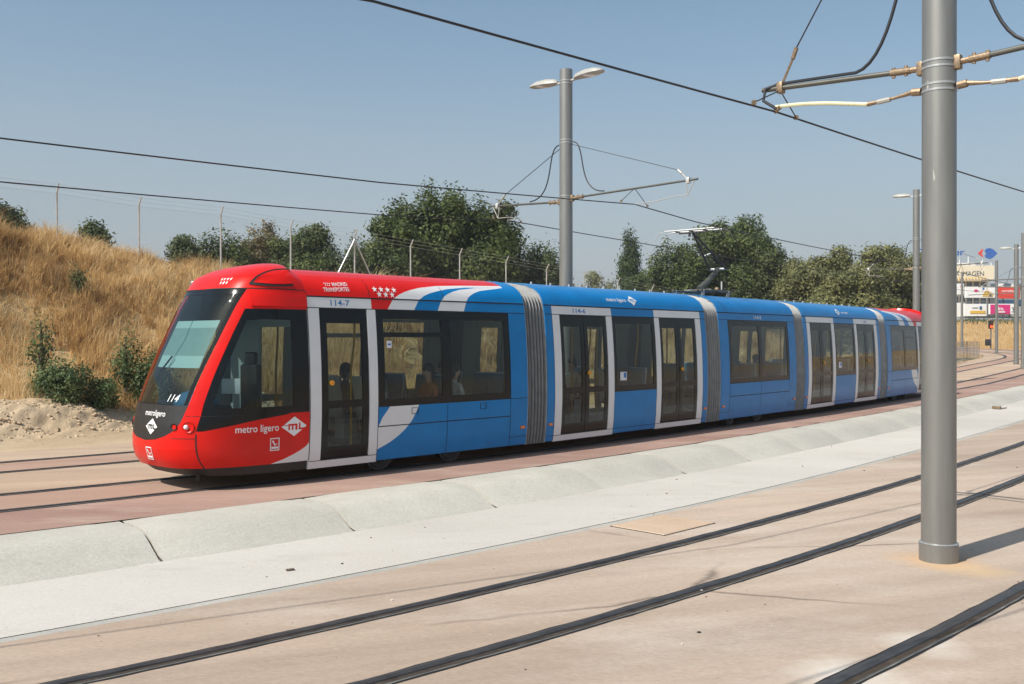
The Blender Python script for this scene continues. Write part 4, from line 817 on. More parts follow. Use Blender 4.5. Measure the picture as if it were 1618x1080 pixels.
def tree(name, base, h, w, leaf, label, n=9000, size=.22, kind='round', group='trees behind the tramway', seed=1, cat='tree', low=.12, trunk=True):
    if cat == 'tree': n = int(n * 3.2); size *= .56
    r = np.random.default_rng(seed); rd = random.Random(seed); t = empty(name, base); tag(t, label, cat, group); lobes = []; limbs = []
    if kind == 'column':
        for k in range(9): z = h * (.12 + .8 * k / 8); q = (.62, .8, .92, 1, 1, .95, .82, .6, .34)[k]; lobes.append((rd.uniform(-.1, .1) * w, rd.uniform(-.1, .1) * w, z, w * .40 * q, w * .40 * q, h * .10))
    elif kind == 'fronds':
        for k in range(34):
            a_ = rd.uniform(0, 6.28); q = rd.random() ** .5 * w * .46; top = h * (1 - .24 * (q / (w * .46)) ** 2.6) * rd.uniform(.86, 1.0); lobes.append((q * math.cos(a_), q * math.sin(a_), top * .72, w * .075, w * .075, top * .30)); limbs.append((q * math.cos(a_) * .8, q * math.sin(a_) * .8, top * .6))
        for k in range(16): a_ = rd.uniform(0, 6.28); q = w * rd.uniform(.2, .40); lobes.append((q * math.cos(a_), q * math.sin(a_), h * rd.uniform(low + .1, .55), w * .14, w * .14, h * .14))
    else:
        for k in range(46):
            a_ = rd.uniform(0, 6.28); u = rd.uniform(low, .94); env = math.sin(min(1., (u - low) / (1 - low) * .82 + .16) * math.pi) ** .55; q = w * .44 * env * rd.uniform(.45, 1.0)
            sz = w * rd.uniform(.06, .145); lobes.append((q * math.cos(a_), q * math.sin(a_), h * u, sz, sz, sz * rd.uniform(.7, 1.15))); limbs.append((q * math.cos(a_) * .85, q * math.sin(a_) * .85, h * u - sz * .3))
        lobes.append((0, 0, h * .5, w * .22, w * .22, h * .3))
    co, tri = leaves_np(r, lobes, n, size, up=.8 if kind in ('fronds', 'column') else 0.)
    link('crown', np_mesh('crown', co, tri, leaf), t)
    if trunk:
        b = MB(); k = max(.06, h * .018); b.tube([(0, 0, -.4), (k * .3, 0, h * .25), (0, k * .4, h * .6), (0, 0, h * .85)], [k * 1.3, k, k * .6, k * .2], 'bark', 8)
        for (x, y, z) in limbs[:14]: b.tube([(0, 0, z * .45), (x * .5, y * .5, z * .78), (x, y, z)], [k * .45, k * .3, k * .1], 'bark', 5)
        b.build('trunk', t)
    return t
def T_at(px, Y, ytop, wpx, zb, name, leaf, label, n, size, kind='round', seed=1, **k):
    p = at(px, Y, z=zb); h = CZ + (HY - ytop) / F * Y - zb; return tree(name, p, h, wpx / F * Y, leaf, label, n, size, kind, seed=seed, **k)
T_at(700, 58, 300, 236, 2.6, 'evergreen_tree', 'leaf_dark', 'big dense dark green tree beside the first lamp mast', 30000, .26, 'fronds', 11)
T_at(622, 54, 345, 110, 2.6, 'evergreen_tree', 'leaf_dark', 'lower dark green tree leaning out left of the big dense tree', 8000, .24, 'round', 12)
T_at(775, 60, 318, 100, 2.6, 'evergreen_tree', 'leaf_deep', 'dark tree filling the right shoulder of the big dense tree', 8000, .26, 'round', 31)
T_at(850, 62, 380, 95, 2.2, 'evergreen_tree', 'leaf_pale', 'small upright green tree just left of the first lamp mast', 7000, .22, 'fronds', 13)
T_at(884, 66, 425, 50, 2.2, 'small_tree', 'leaf_dark', 'little dark tree at the foot of the first lamp mast', 2500, .2, 'round', 14)
T_at(352, 50, 364, 100, 3.0, 'small_tree', 'leaf_dark', 'loose dark green tree behind the third fence post', 6000, .19, 'fronds', 15)
T_at(410, 52, 350, 86, 3.0, 'small_tree', 'leaf_dry', 'half dry brownish tree behind the hill fence', 3800, .17, 'round', 16)
T_at(480, 50, 354, 125, 3.0, 'small_tree', 'leaf_dark', 'dark green leafy tree behind the fourth fence post', 7500, .19, 'round', 17)
T_at(545, 50, 370, 80, 2.8, 'conifer_tree', 'leaf_pale', 'pale green feathery conifer left of the fence brace', 4500, .17, 'fronds', 18)
T_at(585, 56, 382, 90, 3.0, 'small_tree', 'leaf_deep', 'low dark tree behind the fence brace', 4000, .2, 'round', 32)
T_at(434, 56, 378, 160, 3.2, 'small_tree', 'leaf_deep', 'low dark bushy growth under the brownish tree', 5000, .2, 'round', 33)
T_at(945, 170, 432, 75, 1.0, 'small_tree', 'leaf_olive', 'small far tree seen above the first blue car roof', 2600, .42, 'round', 19)
T_at(996, 110, 366, 41, 1.0, 'poplar_tree', 'leaf_poplar', 'tall narrow poplar standing alone', 6500, .3, 'column', 20)
T_at(1150, 90, 346, 190, .6, 'leafy_tree', 'leaf_dark', 'large dark tree behind the pantograph', 20000, .34, 'round', 21)
T_at(1068, 88, 378, 110, .6, 'leafy_tree', 'leaf_dark', 'dark green tree at the left shoulder of the pantograph tree', 9000, .32, 'fronds', 22)
T_at(1022, 96, 430, 70, .6, 'leafy_tree', 'leaf_poplar', 'low green tree between the poplar and the dark trees', 4000, .32, 'round', 23)
T_at(1215, 86, 385, 70, .6, 'leafy_tree', 'leaf_deep', 'dark tree at the right shoulder of the pantograph tree', 5500, .32, 'round', 34)
for k, (px, yt, w, Y, lab) in enumerate(((1262, 403, 90, 84, 'olive willow next to the dark trees'), (1318, 395, 110, 82, 'broad olive willow in the middle of the row'), (1395, 388, 110, 80, 'tallest olive willow near the far lamp mast'), (1445, 402, 90, 80, 'olive willow half hidden by the foreground mast'), (1350, 425, 130, 74, 'low olive willow in front of the row'))):
    T_at(px, Y, yt, w, .5, 'willow_tree', 'leaf_olive', lab, 9000, .28, 'round', 24 + k)
def shrub(px, py, s, o, h, w, leaf, label, n, size, seed, kind='fronds', zoff=0.):
    z = float(hill_z(s, o) + mound_z(s, o)) + zoff; p = so(s, o, 0); p.z = z - .05; return tree('shrub', p, h, w, leaf, label, n, size, kind, 'shrubs on the dry slope', seed, 'shrub', .05)
shrub(0, 0, 2.65, 10.0, 1.1, 1.3, 'leaf_shrub', 'large dark green shrub at the foot of the dry slope', 5200, .05, 41)
shrub(0, 0, 3.6, 9.8, .75, .9, 'leaf_shrub', 'low dark shrub right of the large one', 2500, .045, 43, 'round')
shrub(0, 0, 5.15, 10.1, 1.35, 1.1, 'leaf_shrub', 'upright dark shrub close to the tram windscreen', 3800, .05, 42)
shrub(0, 0, 4.55, 10.4, 1.9, .7, 'leaf_shrub', 'thin tall weedy shrub between the two large shrubs', 1500, .05, 45)
shrub(0, 0, 2.4, 10.9, 2.0, .55, 'leaf_shrub', 'tall thin weed standing behind the large shrub', 900, .05, 46)
shrub(0, 0, 4.9, 14.2, .8, .4, 'leaf_shrub', 'small grey green weed halfway up the slope', 700, .045, 44)
shrub(0, 0, 4.4, 9.0, .5, .6, 'leaf_pale', 'small green tuft on the dirt heap', 1000, .035, 47, 'round', .0)
for px, Y, yt, w, lab, sd_ in ((16, 34, 328, 60, 'green bush on the hilltop at the left edge', 51), (150, 36, 353, 44, 'green bush on the hilltop between two fence posts', 52), (290, 36, 378, 34, 'small bush on the hilltop near the third fence post', 53)):
    T_at(px, Y, yt, w, 4.9, 'shrub', 'leaf_pale' if sd_ > 52 else 'leaf_dark', lab, 4500, .085, 'round', sd_, group='bushes on the hilltop', cat='shrub')

# dry grass: single blades, thick on the slope
def grass(name, n, s0_, s1_, o0_, o1_, hmin, hmax, wid, seed, label):
    r = np.random.default_rng(seed); K = 16; nt_ = n // K * 2; s = r.uniform(s0_, s1_, nt_); o = o0_ + (o1_ - o0_) * r.random(nt_)
    x, y = so_np(s, o); d = lumps(x, y, 21, 4, .22); keep = (r.random(nt_) < np.clip(.62 + .6 * d, .08, 1)) & (y > 4)
    px = 809 + F * x / np.maximum(y, 1); keep &= (px > -260) & (px < 1900); s, o, x, y = [q[keep][:n // K] for q in (s, o, x, y)]
    th = r.uniform(.45, 1.35, len(s)) * (1 + .45 * lumps(x, y, 23, 3, .35)); tt = .57 + .25 * lumps(x, y, 33, 4, .12) + .20 * lumps(x, y, 35, 3, .55) + r.normal(0, .13, len(s)); bias = lumps(x, y, 29, 3, .16) * 3
    s, o, th, tt, bias = [np.repeat(q, K) for q in (s, o, th, tt, bias)]; m = len(s); rr = np.abs(r.normal(0, .09, m)); pa = r.uniform(0, 6.283, m); s = s + rr * np.cos(pa); o = np.maximum(o + rr * np.sin(pa), o0_)
    x, y = so_np(s, o); z = hill_z(s, o); hh = r.uniform(hmin, hmax, m) * th * np.clip((o - 8.7) / 1.5, .25, 1); ang = r.uniform(0, 6.283, m); lean = np.abs(r.normal(.25, .65, m)) * hh
    la = np.where(r.random(m) < .6, pa + 2.4, bias) + r.normal(0, .7, m); dx, dy = np.cos(la) * lean, np.sin(la) * lean; w = wid * r.uniform(.6, 1.5, m)
    wx, wy = np.cos(ang) * w, np.sin(ang) * w
    v = np.stack([np.stack([x - wx, y - wy, z - .03], 1), np.stack([x + wx, y + wy, z - .03], 1), np.stack([x + dx * .35 - wx * .7, y + dy * .35 - wy * .7, z + hh * .6], 1), np.stack([x + dx * .35 + wx * .7, y + dy * .35 + wy * .7, z + hh * .6], 1), np.stack([x + dx, y + dy, z + hh * .96], 1)], 1)
    i = np.arange(m) * 5; tri = np.concatenate([np.stack([i, i + 1, i + 3], 1), np.stack([i, i + 3, i + 2], 1), np.stack([i + 2, i + 3, i + 4], 1)])
    tone = tt + r.normal(0, .13, m); o_ = link(name, np_mesh(name, v.reshape(-1, 3), tri, 'dry_grass', np.repeat(tone, 5))); tag(o_, label, 'grass', kind='stuff'); return o_
m = bpy.data.materials.new('dry_grass'); m.use_nodes = True; MATS['dry_grass'] = m; t = m.node_tree; b_ = t.nodes['Principled BSDF']
an = t.nodes.new('ShaderNodeAttribute'); an.attribute_name = 'tone'; rp = t.nodes.new('ShaderNodeValToRGB'); el = rp.color_ramp.elements
el[0].position = .08; el[0].color = (.24, .13, .055, 1); el[1].position = .95; el[1].color = (.80, .66, .42, 1); q = el.new(.38); q.color = (.54, .345, .148, 1); q = el.new(.62); q.color = (.70, .485, .225, 1)
t.links.new(an.outputs['Fac'], rp.inputs[0]); t.links.new(rp.outputs[0], b_.inputs['Base Color']); b_.inputs['Roughness'].default_value = .7; b_.inputs['Specular IOR Level'].default_value = .2
trn = t.nodes.new('ShaderNodeBsdfTranslucent'); t.links.new(rp.outputs[0], trn.inputs[0]); mx = t.nodes.new('ShaderNodeMixShader'); mx.inputs[0].default_value = .4
t.links.new(b_.outputs[0], mx.inputs[1]); t.links.new(trn.outputs[0], mx.inputs[2]); t.links.new(mx.outputs[0], t.nodes['Material Output'].inputs[0])
grass('dry_grass', 205000, -4, 16, 9.6, 21, .12, .50, .0065, 61, 'tall dry golden grass covering the slope on the left')
grass('dry_grass', 60000, 16, 62, 9.2, 19, .35, .75, .016, 62, 'dry grass on the bank seen behind and through the tram')
def bank_grass():
    r = np.random.default_rng(5); n = 16000; x = r.uniform(55, 125, n); y = r.uniform(122, 205, n); z = -.5 + 1.2 * sstep(118, 135, y) + 5.2 * sstep(150, 205, y); hh = r.uniform(.4, .9, n); w = r.uniform(.05, .1, n)
    v = np.stack([np.stack([x - w, y, z], 1), np.stack([x + w, y, z], 1), np.stack([x + r.normal(0, .2, n), y, z + hh], 1)], 1); i = np.arange(n) * 3
    tag(link('dry_grass', np_mesh('dry_grass', v.reshape(-1, 3), np.stack([i, i + 1, i + 2], 1), 'dry_grass', np.repeat(r.uniform(.3, .8, n), 3))), 'dry grass on the far bank below the billboards', 'grass', kind='stuff')
bank_grass()

# clods and stones of the dirt heaps
def rocks(name, n, srange, orange, rmin, rmax, m, label, seed):
    r = np.random.default_rng(seed); rd = random.Random(seed); b = MB()
    for k in range(n):
        s, o = r.uniform(*srange), r.normal(*orange); mz = float(mound_z(s, o)); 
        if mz < .05 and r.random() < .75: continue
        p = so(s, o); q = rmin + (rmax - rmin) * r.random() ** 3; b.ball((p.x, p.y, float(hill_z(s, o)) + mz + q * .15), (q, q * rd.uniform(.7, 1.1), q * rd.uniform(.5, .8)), m, 6, 4, .22, k)
    tag(b.build(name, smooth=0), label, 'soil', kind='stuff')
rocks('soil_clods', 2600, (-2.5, 9.2), (9.15, .55), .012, .06, 'clod', 'loose clods of sandy soil on the dirt heaps by the track', 71)
def boulder(s, o, r_, label, seed, m='stone_grey'):
    p = so(s, o); p.z = float(hill_z(s, o) + mound_z(s, o)) + r_[2] * .4; b = MB(); b.ball((0, 0, 0), r_, m, 12, 8, .09, seed); tag(b.build('boulder', loc=p, rot=(0, 0, seed), smooth=60), label, 'stone', 'stones lying by the dirt heaps')
boulder(4.15, 8.55, (.30, .22, .15), 'smooth pale boulder lying in front of the shrub', 3); boulder(4.75, 9.0, (.42, .3, .16), 'flat grey stone slab beside the smooth boulder', 5)
boulder(5.0, 9.7, (.16, .12, .10), 'small reddish stone on top of the dirt heap', 7, 'slab_tan')

# ---------------------------------------------------------------- fence on the hilltop
fence = empty('chain_link_fence', so(5.5, 17, 0)); fence.location.z = float(hill_z(5.5, 17.)); tag(fence, 'tall chain link fence with bent-top posts along the hilltop', 'fence'); fo = fence.location.copy()
m = bpy.data.materials.new('chain_link'); m.use_nodes = True; MATS['chain_link'] = m; t = m.node_tree; tr_ = t.nodes.new('ShaderNodeBsdfTransparent'); mx = t.nodes.new('ShaderNodeMixShader'); b_ = t.nodes['Principled BSDF']; b_.inputs['Base Color'].default_value = (.22, .23, .25, 1)
tc = t.nodes.new('ShaderNodeTexCoord'); facs = []
for sg in (-1, 1):
    mp = t.nodes.new('ShaderNodeMapping'); mp.inputs['Rotation'].default_value = (0, 0, R(45 * sg)); t.links.new(tc.outputs['UV'], mp.inputs[0]); wv = t.nodes.new('ShaderNodeTexWave'); wv.inputs['Scale'].default_value = 3.2; t.links.new(mp.outputs[0], wv.inputs[0])
    gt = t.nodes.new('ShaderNodeMath'); gt.operation = 'GREATER_THAN'; gt.inputs[1].default_value = .998; t.links.new(wv.outputs['Fac'], gt.inputs[0]); facs.append(gt)
mxx = t.nodes.new('ShaderNodeMath'); mxx.operation = 'MAXIMUM'; t.links.new(facs[0].outputs[0], mxx.inputs[0]); t.links.new(facs[1].outputs[0], mxx.inputs[1])
t.links.new(mxx.outputs[0], mx.inputs[0]); t.links.new(tr_.outputs[0], mx.inputs[1]); t.links.new(b_.outputs[0], mx.inputs[2]); t.links.new(mx.outputs[0], t.nodes['Material Output'].inputs[0])
PST = [-1.0, 2.2, 5.5, 8.6, 12.0, 15.2, 18.5, 21.8, 25.1, 28.6, 32, 35.5, 39, 43, 47, 51]
ztop = lambda s: float(np.interp(s, [-1, 3, 5.5, 8.5, 12, 15.2, 18.5, 23.2, 28.8, 40, 51], [7.02, 7.0, 6.98, 6.84, 6.84, 6.66, 6.57, 6.34, 6.14, 5.6, 5.0]))
pts = []
for s in PST:
    p = so(s, 17, 0); zb = float(hill_z(s, 17.)) - .1; zt = ztop(s); n = nrm(s); b = MB(); b.tube([(0, 0, 0), (0, 0, zt - .28 - zb), (n.x * -.16, n.y * -.16, zt - zb)], [.030, .030, .022], 'galvanised', 8); b.build('post', fence, Vector((p.x, p.y, zb)) - fo); pts.append((p, zb, zt))
for k, ((p, zb, zt), (q, zb2, zt2)) in enumerate(zip(pts[:-1], pts[1:])):
    me = bpy.data.meshes.new('mesh_panel'); me.from_pydata([(p.x, p.y, zb + .1), (q.x, q.y, zb2 + .1), (q.x, q.y, zt2 - .3), (p.x, p.y, zt - .3)], [], [(0, 1, 2, 3)]); uv = me.uv_layers.new(); L = (q - p).length
    for li, c in enumerate(((0, 0), (L, 0), (L, 2.), (0, 2.))): uv.data[li].uv = c
    me.materials.append(MATS['chain_link']); o = link('mesh_panel', me, fence, -fo)
    b = MB()
    for dz in (-.30, -.16, -.02): b.tube([Vector((p.x, p.y, zt + dz)), Vector((q.x, q.y, zt2 + dz))], .004, 'galvanised', 4)
    b.build('strand', fence, -fo)
p, zb, zt = pts[6]
for sg in (-1, 1):
    d = (so(20, 17) - so(17, 17)).normalized(); b = MB(); b.tube([Vector((p.x, p.y, zt - .4)) - fo, Vector((p.x + d.x * sg * 1.3, p.y + d.y * sg * 1.3, zb)) - fo], .028, 'galvanised', 8); b.build('brace', fence)
p = so(9.0, 14.2); p.z = float(hill_z(9.0, 14.2)) - .1; b = MB(); b.tube([(0, 0, 0), (0, 0, 1.05), (0, 0, 1.09)], [.10, .10, .07], 'pole_band', 16); b.tube([(0, 0, .95), (0, 0, 1.0)], .105, 'pole_grey', 16); tag(b.build('marker_post', loc=p), 'short pale post on the slope just above the red cab roof', 'post')

# ---------------------------------------------------------------- small things on the near ground
b = MB(); cs = [(4.0, -5.77), (4.0, -6.62), (5.05, -6.62), (5.05, -5.77)]; org = so(4.5, -6.2, ZL); P = [so(s, o, ZL) - org for s, o in cs]
b.raw([p + Vector((0, 0, .004)) for p in P] + [p * .985 + Vector((0, 0, .011)) for p in P], [(4, 7, 6, 5), (0, 1, 5, 4), (1, 2, 6, 5), (2, 3, 7, 6), (3, 0, 4, 7)], 'slab_tan')
P2 = [p * 1.05 for p in P]; b.raw([p + Vector((0, 0, .003)) for p in P2], [(0, 3, 2, 1)], 'seam'); tag(b.build('cover_slab', loc=org, smooth=0), 'tan square cover slab set in the pavement beside the farther near rail', 'cover slab')
b = MB(); rd = random.Random(3)
for k in range(420):
    s, o = rd.uniform(-4, 16), rd.uniform(-11, -3.8); 
    if abs(o + 7.76) < 1.0 and rd.random() < .6: continue
    p = so(s, o, ZL); r_ = .003 + .011 * rd.random() ** 5; b.ball((p.x, p.y, p.z + r_ * .4), (r_ * rd.uniform(1, 1.8), r_, r_ * .6), rd.choice(['stone_grey', 'bark', 'dark_metal']), 6, 4, .2, k)
tag(b.build('pebbles', smooth=0), 'scattered pebbles and grit on the concrete', 'grit', kind='stuff')
p = so(30.2, -3.9, ZL); b = MB(); b.box((0, 0, .06), (.12, .3, .1), 'bronze', rz=.6, bev=.02); b.tube([(.1, 0, .02), (.5, .3, .03)], .02, 'bronze', 6); tag(b.build('scrap_metal', loc=p), 'rusty scrap lying by the kerb just right of the foreground mast', 'scrap')
b = MB(); b.box((0, 0, .010), (.09, .05, .02), 'bark', rz=.5, bev=.008); tag(b.build('twig_litter', loc=so(-.1, -5.0, ZL)), 'small dark scrap lying on the white strip', 'litter')

# ---------------------------------------------------------------- right background: signal, grey fence, billboards, shopping centre
p = at(1565.5, 82, 551); sgn = empty('tram_signal', p); tag(sgn, 'tram signal showing red on a thin post by the curve', 'signal')
b = MB(); b.tube([(0, 0, 0), (0, 0, 1.7)], .06, 'pole_grey', 10); b.build('post', sgn); b = MB(); b.box((0, 0, 2.05), (.34, .24, .70), 'black_plastic', bev=.04); b.build('housing', sgn)
mat('red_light', (1, .06, .015), .4, emit=2.2); mat('dead_light', (.06, .03, .02), .4)
for z, m in ((1.88, 'red_light'), (2.21, 'dead_light')): b = MB(); b.tube([(0, -.12, z), (0, -.16, z)], .12, m, 14); b.build('signal_lens', sgn)
b = MB(); b.box((-.25, 0, .55), (.35, .3, .55), 'dark_metal', bev=.02); b.build('control_box', sgn)
gf = empty('palisade_fence', at(1532, 78, z=.3)); tag(gf, 'grey upright-bar fence beyond the foreground mast', 'fence'); go = gf.location
for k in range(22):
    q = at(1500 + 47 * k / 21, 70 + 22 * k / 21, z=.35); b = MB(); b.box(q - go + Vector((0, 0, .85)), (.05, .03, 1.7), 'pole_grey'); b.build('paling', gf)
for z in (.55, 1.55):
    b = MB(); b.tube([at(1500, 70.1, z=z) - go, at(1547, 92.1, z=z) - go], .03, 'galvanised', 6); b.build('fence_rail', gf)
mat('wall_white', (.62, .62, .60), .8, var=.05, scale=.5); mat('wall_cream', (.66, .60, .47), .8, var=.04, scale=.5); mat('wall_grey', (.30, .32, .34), .8); mat('glass_far', (.08, .11, .14), .2); mat('sign_blue', (.02, .10, .38), .5); mat('sign_red', (.60, .035, .02), .5); mat('sign_pink', (.55, .012, .16), .5); mat('sign_white', (.74, .74, .74), .5); mat('sign_yellow', (.60, .38, .05), .6); mat('sign_navy', (.02, .08, .17), .6)
BY = 235.; mpp = BY / F
def brd(parent, name, x0, x1, y0, y1, Y, m, th=.6, dz=0):
    a_, c_ = at(x0, Y, y1), at(x1, Y, y0); b = MB(); b.box(((a_.x + c_.x) / 2, Y + th / 2, (a_.z + c_.z) / 2), (c_.x - a_.x, th, c_.z - a_.z), m); return b.build(name, parent, -parent.location)
def btext(parent, txt, px, py, hpx, Y, m, xs=1., bold=.0, shear=0.):
    k = Y / F; v, f = text_mesh(txt, 1., shear, bold); a_ = at(px, Y, py); b = MB(); b.raw([(a_.x + x * hpx * 1.4 * k * xs, Y - .06, a_.z + y * hpx * 1.4 * k) for x, y in v], f, m); return b.build('lettering', parent, -parent.location, smooth=0)
bl = empty('shopping_centre', at(1500, BY, z=5.2)); tag(bl, 'far white shopping building with a cream sign wall and roof lettering', 'building')
brd(bl, 'wall', 1380, 1560, 440, 498, BY + 6, 'wall_white', 14); brd(bl, 'sign_wall', 1400, 1571, 419, 443, BY + 1, 'wall_cream', 5); brd(bl, 'roof_box', 1490, 1541, 415, 420, BY + 3, 'wall_white', 3)
brd(bl, 'side_wing', 1560, 1660, 447, 500, BY + 10, 'wall_grey', 14)
btext(bl, 'DE LA IMAGEN', 1489, 435.5, 7.6, BY + 1, 'print_dark', .93)
for k in range(11): brd(bl, 'balcony_pillar', 1506 + k * 5, 1507 + k * 5, 437.5, 440.5, BY + .7, 'sign_yellow', .3)
for k in range(9): brd(bl, 'window', 1462 + k * 11, 1470 + k * 11, 444, 452, BY + 5.8, 'glass_far', .3)
for k in range(9): brd(bl, 'window', 1462 + k * 11, 1470 + k * 11, 468, 480, BY + 5.8, 'glass_far', .3)
for k in range(6): brd(bl, 'window', 1566 + k * 11, 1574 + k * 11, 448, 456, BY + 9.7, 'sign_white' if k % 2 else 'glass_far', .3)
ls = empty('roof_sign', at(1500, BY, 419)); tag(ls, 'blue roof lettering with a red and blue arrow emblem above the sign wall', 'sign')
btext(ls, 'Carrefour', 1446, 403, 10.5, BY + 2, 'sign_blue', 1.28, .02)
def shape(parent, pts, m, Y, name, th=.3):
    P = [at(x, Y, y) for x, y in pts]; n = len(P); b = MB(); b.raw(P + [q + Vector((0, th, 0)) for q in P], [tuple(range(n))[::-1], tuple(range(n, 2 * n))] + [(k, (k + 1) % n, n + (k + 1) % n, n + k) for k in range(n)], m); b.build(name, parent, -parent.location, smooth=0)
shape(ls, [(1545.5, 400), (1553, 392.5), (1553, 396), (1551, 400), (1553, 404), (1553, 406)], 'sign_red', BY + 2, 'emblem')
shape(ls, [(1556, 396), (1559, 392.5), (1564, 391.5), (1570, 394), (1576, 400), (1570, 406), (1564, 409), (1559, 407.5), (1556, 404), (1559, 400)], 'sign_blue', BY + 2, 'emblem')
for x in (1504, 1516, 1530, 1552.5, 1566): brd(ls, 'support', x - .4, x + .4, 405, 419.5, BY + 2.5, 'sign_white', .2)
BB = 205.
def board(x0, x1, y0, y1, Y, m, label, legs=True):
    e = empty('billboard', at((x0 + x1) / 2, Y, 500)); tag(e, label, 'billboard', 'billboards on the far bank'); brd(e, 'panel', x0, x1, y0, y1, Y, m); brd(e, 'panel_edge', x0 - .6, x1 + .6, y0 - .6, y1 + .6, Y + .2, 'wall_grey', .5)
    for x in (x0 + (x1 - x0) * .2, x0 + (x1 - x0) * .8): brd(e, 'post', x - .5, x + .5, y1, 501, Y + .6, 'dark_metal', .3)
    return e
e = board(1500, 1523, 448, 465, BB + 2, 'sign_white', 'white board half hidden behind the foreground mast'); shape(e, [(1519.5, 449.5), (1522, 452), (1519.5, 455), (1517, 452)], 'sign_red', BB + 1.9, 'emblem', .05)
e = board(1526, 1573, 453, 470, BB, 'sign_white', 'white billboard with a small red emblem and yellow flowers')
shape(e, [(1538, 459), (1542, 456.5), (1547, 459), (1542, 461.5)], 'sign_pink', BB - .05, 'emblem', .05); shape(e, [(1552, 468), (1555, 461), (1560, 458), (1566, 462), (1570, 466), (1568, 469)], 'sign_yellow', BB - .05, 'print', .05); shape(e, [(1552, 455), (1555, 453.6), (1555.5, 456), (1553, 458)], 'sign_blue', BB - .07, 'print', .05); shape(e, [(1562, 468), (1565, 464), (1568, 468)], 'sign_navy', BB - .07, 'print', .05)
e = board(1579, 1611, 453, 471, BB, 'sign_red', 'red billboard with a line of white lettering'); btext(e, 'carrefour', 1582, 461, 4.0, BB, 'sign_white', 1.1, .01)
e = board(1578, 1614, 473, 483, BB + 3, 'sign_navy', 'dark blue board below the red billboard')
e = board(1524, 1559, 480, 499, BB - 4, 'sign_white', 'white billboard with a yellow stripe'); brd(e, 'print', 1533, 1557, 490.5, 495, BB - 4.1, 'sign_yellow', .05); brd(e, 'print', 1548, 1551.5, 483.5, 488.5, BB - 4.1, 'sign_navy', .05); brd(e, 'print', 1536, 1546, 485, 486.5, BB - 4.1, 'wall_grey', .05)
e = board(1564, 1603, 480, 496, BB - 6, 'sign_white', 'magenta and white billboard with large lettering'); brd(e, 'print', 1565, 1596, 481, 495.5, BB - 6.1, 'sign_pink', .05); btext(e, 'dm.', 1574, 490, 6.0, BB - 6.1, 'sign_white', 1., .02); brd(e, 'print', 1576, 1588, 491.5, 493.5, BB - 6.2, 'sign_white', .03); btext(e, '3', 1597.5, 493, 8, BB - 6, 'print_dark', 1.)
e = board(1500, 1524, 478, 500, BB - 2, 'sign_white', 'blank white hoarding close right of the foreground mast')
for k in range(7):
    px = 1520 + k * 14; p = at(px, 196, z=4.9); tree('shrub', p, random.uniform(.8, 1.5), random.uniform(2.5, 4), 'leaf_pale', 'low green bush under the billboards, %s from the left of its row' % ('first', 'second', 'third', 'fourth', 'fifth', 'sixth', 'seventh')[k], 500, .25, 'round', 'bushes under the billboards', 80 + k, 'shrub', .05, False)

# ---------------------------------------------------------------- passengers
def person_mesh():
    """one seated figure grown over a skeleton: facing +x, hips at the origin"""
    J = {'hip': ((0, 0, 0), .14), 'waist': ((-.02, 0, .2), .125), 'chest': ((-.02, 0, .42), .15), 'neck0': ((-.01, 0, .54), .062), 'neck': ((.01, 0, .60), .052), 'head0': ((.02, 0, .68), .078), 'head': ((.025, 0, .76), .092), 'crown': ((.01, 0, .84), .06), 'nose': ((.125, 0, .735), .014)}
    E_ = [('hip', 'waist'), ('waist', 'chest'), ('chest', 'neck0'), ('neck0', 'neck'), ('neck', 'head0'), ('head0', 'head'), ('head', 'crown'), ('head0', 'nose')]
    for sg, n in ((-1, 'r'), (1, 'l')):
        for k, p, r_ in (('sh', (-.02, sg * .17, .47), .062), ('el', (.04, sg * .24, .21), .046), ('wr', (.26, sg * .14, .12), .032), ('ha', (.33, sg * .11, .10), .030), ('kn', (.44, sg * .11, .0), .072), ('an', (.47, sg * .11, -.40), .045), ('to', (.60, sg * .12, -.44), .036), ('th', (.02, sg * .10, .0), .105)): J[k + n] = (p, r_)
        E_ += [('chest', 'sh' + n), ('sh' + n, 'el' + n), ('el' + n, 'wr' + n), ('wr' + n, 'ha' + n), ('hip', 'th' + n), ('th' + n, 'kn' + n), ('kn' + n, 'an' + n), ('an' + n, 'to' + n)]
        for q in range(4): J['f%d%s' % (q, n)] = ((.40, sg * (.085 + .018 * q), .075), .010); J['g%d%s' % (q, n)] = ((.43 - .008 * abs(q - 1), sg * (.083 + .018 * q), .045), .008); E_ += [('ha' + n, 'f%d%s' % (q, n)), ('f%d%s' % (q, n), 'g%d%s' % (q, n))]
        J['t' + n] = ((.34, sg * .065, .085), .011); E_ += [('ha' + n, 't' + n)]
    ks = list(J); me = bpy.data.meshes.new('p'); me.from_pydata([J[k][0] for k in ks], [(ks.index(a_), ks.index(b_)) for a_, b_ in E_], [])
    o = bpy.data.objects.new('p', me); COL.objects.link(o); md = o.modifiers.new('s', 'SKIN'); md.use_smooth_shade = True
    if not me.skin_vertices: me.skin_vertices.new()
    for i, k in enumerate(ks): me.skin_vertices[0].data[i].radius = (J[k][1], J[k][1] * (1.25 if k in ('chest', 'waist', 'hip') else .95)); me.skin_vertices[0].data[i].use_root = k == 'hip'
    sb = o.modifiers.new('b', 'SUBSURF'); sb.levels = sb.render_levels = 1
    dg = bpy.context.evaluated_depsgraph_get(); dg.update(); r_ = bpy.data.meshes.new_from_object(o.evaluated_get(dg)); bpy.data.objects.remove(o)
    r_.materials.clear(); r_.materials.append(MATS['cloth_0']); r_.materials.append(MATS['skin'])
    for f in r_.polygons: f.material_index = 1 if (f.center.z > .57 or (f.center.x > .24 and .0 < f.center.z > .03 and abs(f.center.y) < .2 and f.center.z > .05)) else 0
    r_.shade_smooth(); return r_
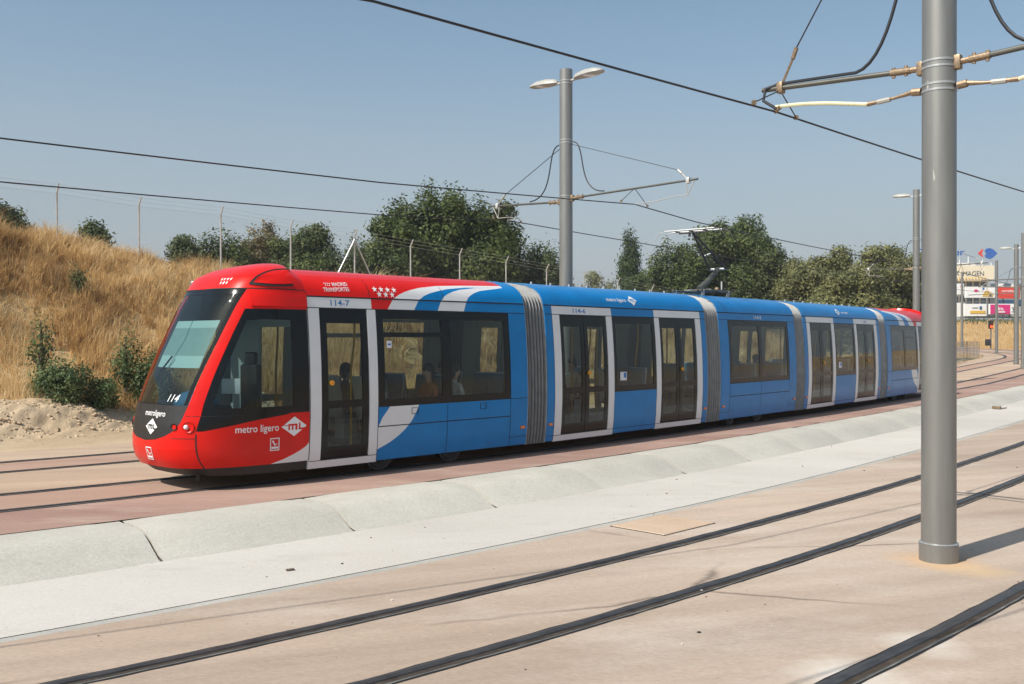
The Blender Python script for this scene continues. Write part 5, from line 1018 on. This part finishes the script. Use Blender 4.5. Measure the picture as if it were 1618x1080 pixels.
PM = person_mesh(); hb = MB(); hb.ball((0, 0, .79), (.115, .102, .105), 'hair_dark', 12, 8, .03, 1); hb.ball((-.05, 0, .72), (.07, .092, .12), 'hair_dark', 10, 7, .03, 2); HM = hb.mesh('hair')
def person(car, org, rz, x, y, d, cloth, label, z=.90):
    dv = Vector((math.cos(rz), math.sin(rz), 0)); n = Vector((-dv.y, dv.x, 0)); o = link('person', PM, None, org + dv * x + n * y + Vector((0, 0, z)), (0, 0, rz + (0 if d > 0 else math.pi)))
    o.material_slots[0].link = 'OBJECT'; o.material_slots[0].material = MATS['cloth_%d' % cloth]; tag(o, label, 'person', 'passengers seated in the tram'); link('hair', HM, o)
for a_ in ((carA, OA, rA, 3.9, -.42, 1, 0, 'seated passenger in grey blue, second seat behind the first tram door'), (carA, OA, rA, 3.9, .42, 1, 3, 'dark-clothed passenger seated across the aisle behind the first tram door'), (carA, OA, rA, 4.75, -.85, -1, 2, 'passenger in rust brown by the first long window'), (carA, OA, rA, 5.35, -.85, 1, 4, 'passenger in a light top at the second long window'), (carA, OA, rA, 6.2, .42, -1, 3, 'dark-clothed passenger near the end of the first car'), (carA, OA, rA, 4.75, .85, -1, 1, 'passenger in beige on the far side of the first car'),
           (carB, OB, rB, 2.75, .82, 1, 3, 'dark-clothed passenger beyond the first double door'), (carB, OB, rB, 3.35, .82, -1, 1, 'passenger in beige at the far window of the double-door car'), (carC, OC, rC, 3.5, -.42, -1, 2, 'passenger in rust brown at the right window of the short blue car'), (carC, OC, rC, .9, -.42, 1, 0, 'passenger in grey blue at the left window of the short blue car')): person(*a_)

# ---------------------------------------------------------------- summer haze: even thin air round the whole place
m = bpy.data.materials.new('haze_air'); m.use_nodes = True; MATS['haze_air'] = m; tn_ = m.node_tree; tn_.nodes.remove(tn_.nodes['Principled BSDF'])
pv = tn_.nodes.new('ShaderNodeVolumePrincipled'); pv.inputs['Color'].default_value = (.86, .90, .95, 1); pv.inputs['Density'].default_value = .00045; pv.inputs['Anisotropy'].default_value = .2
tn_.links.new(pv.outputs[0], tn_.nodes['Material Output'].inputs['Volume'])
b = MB(); b.box((0, 1850, 14.2), (6100, 4400, 32), 'haze_air'); tag(b.build('haze', smooth=0), 'thin summer haze filling the air', 'haze', kind='stuff')
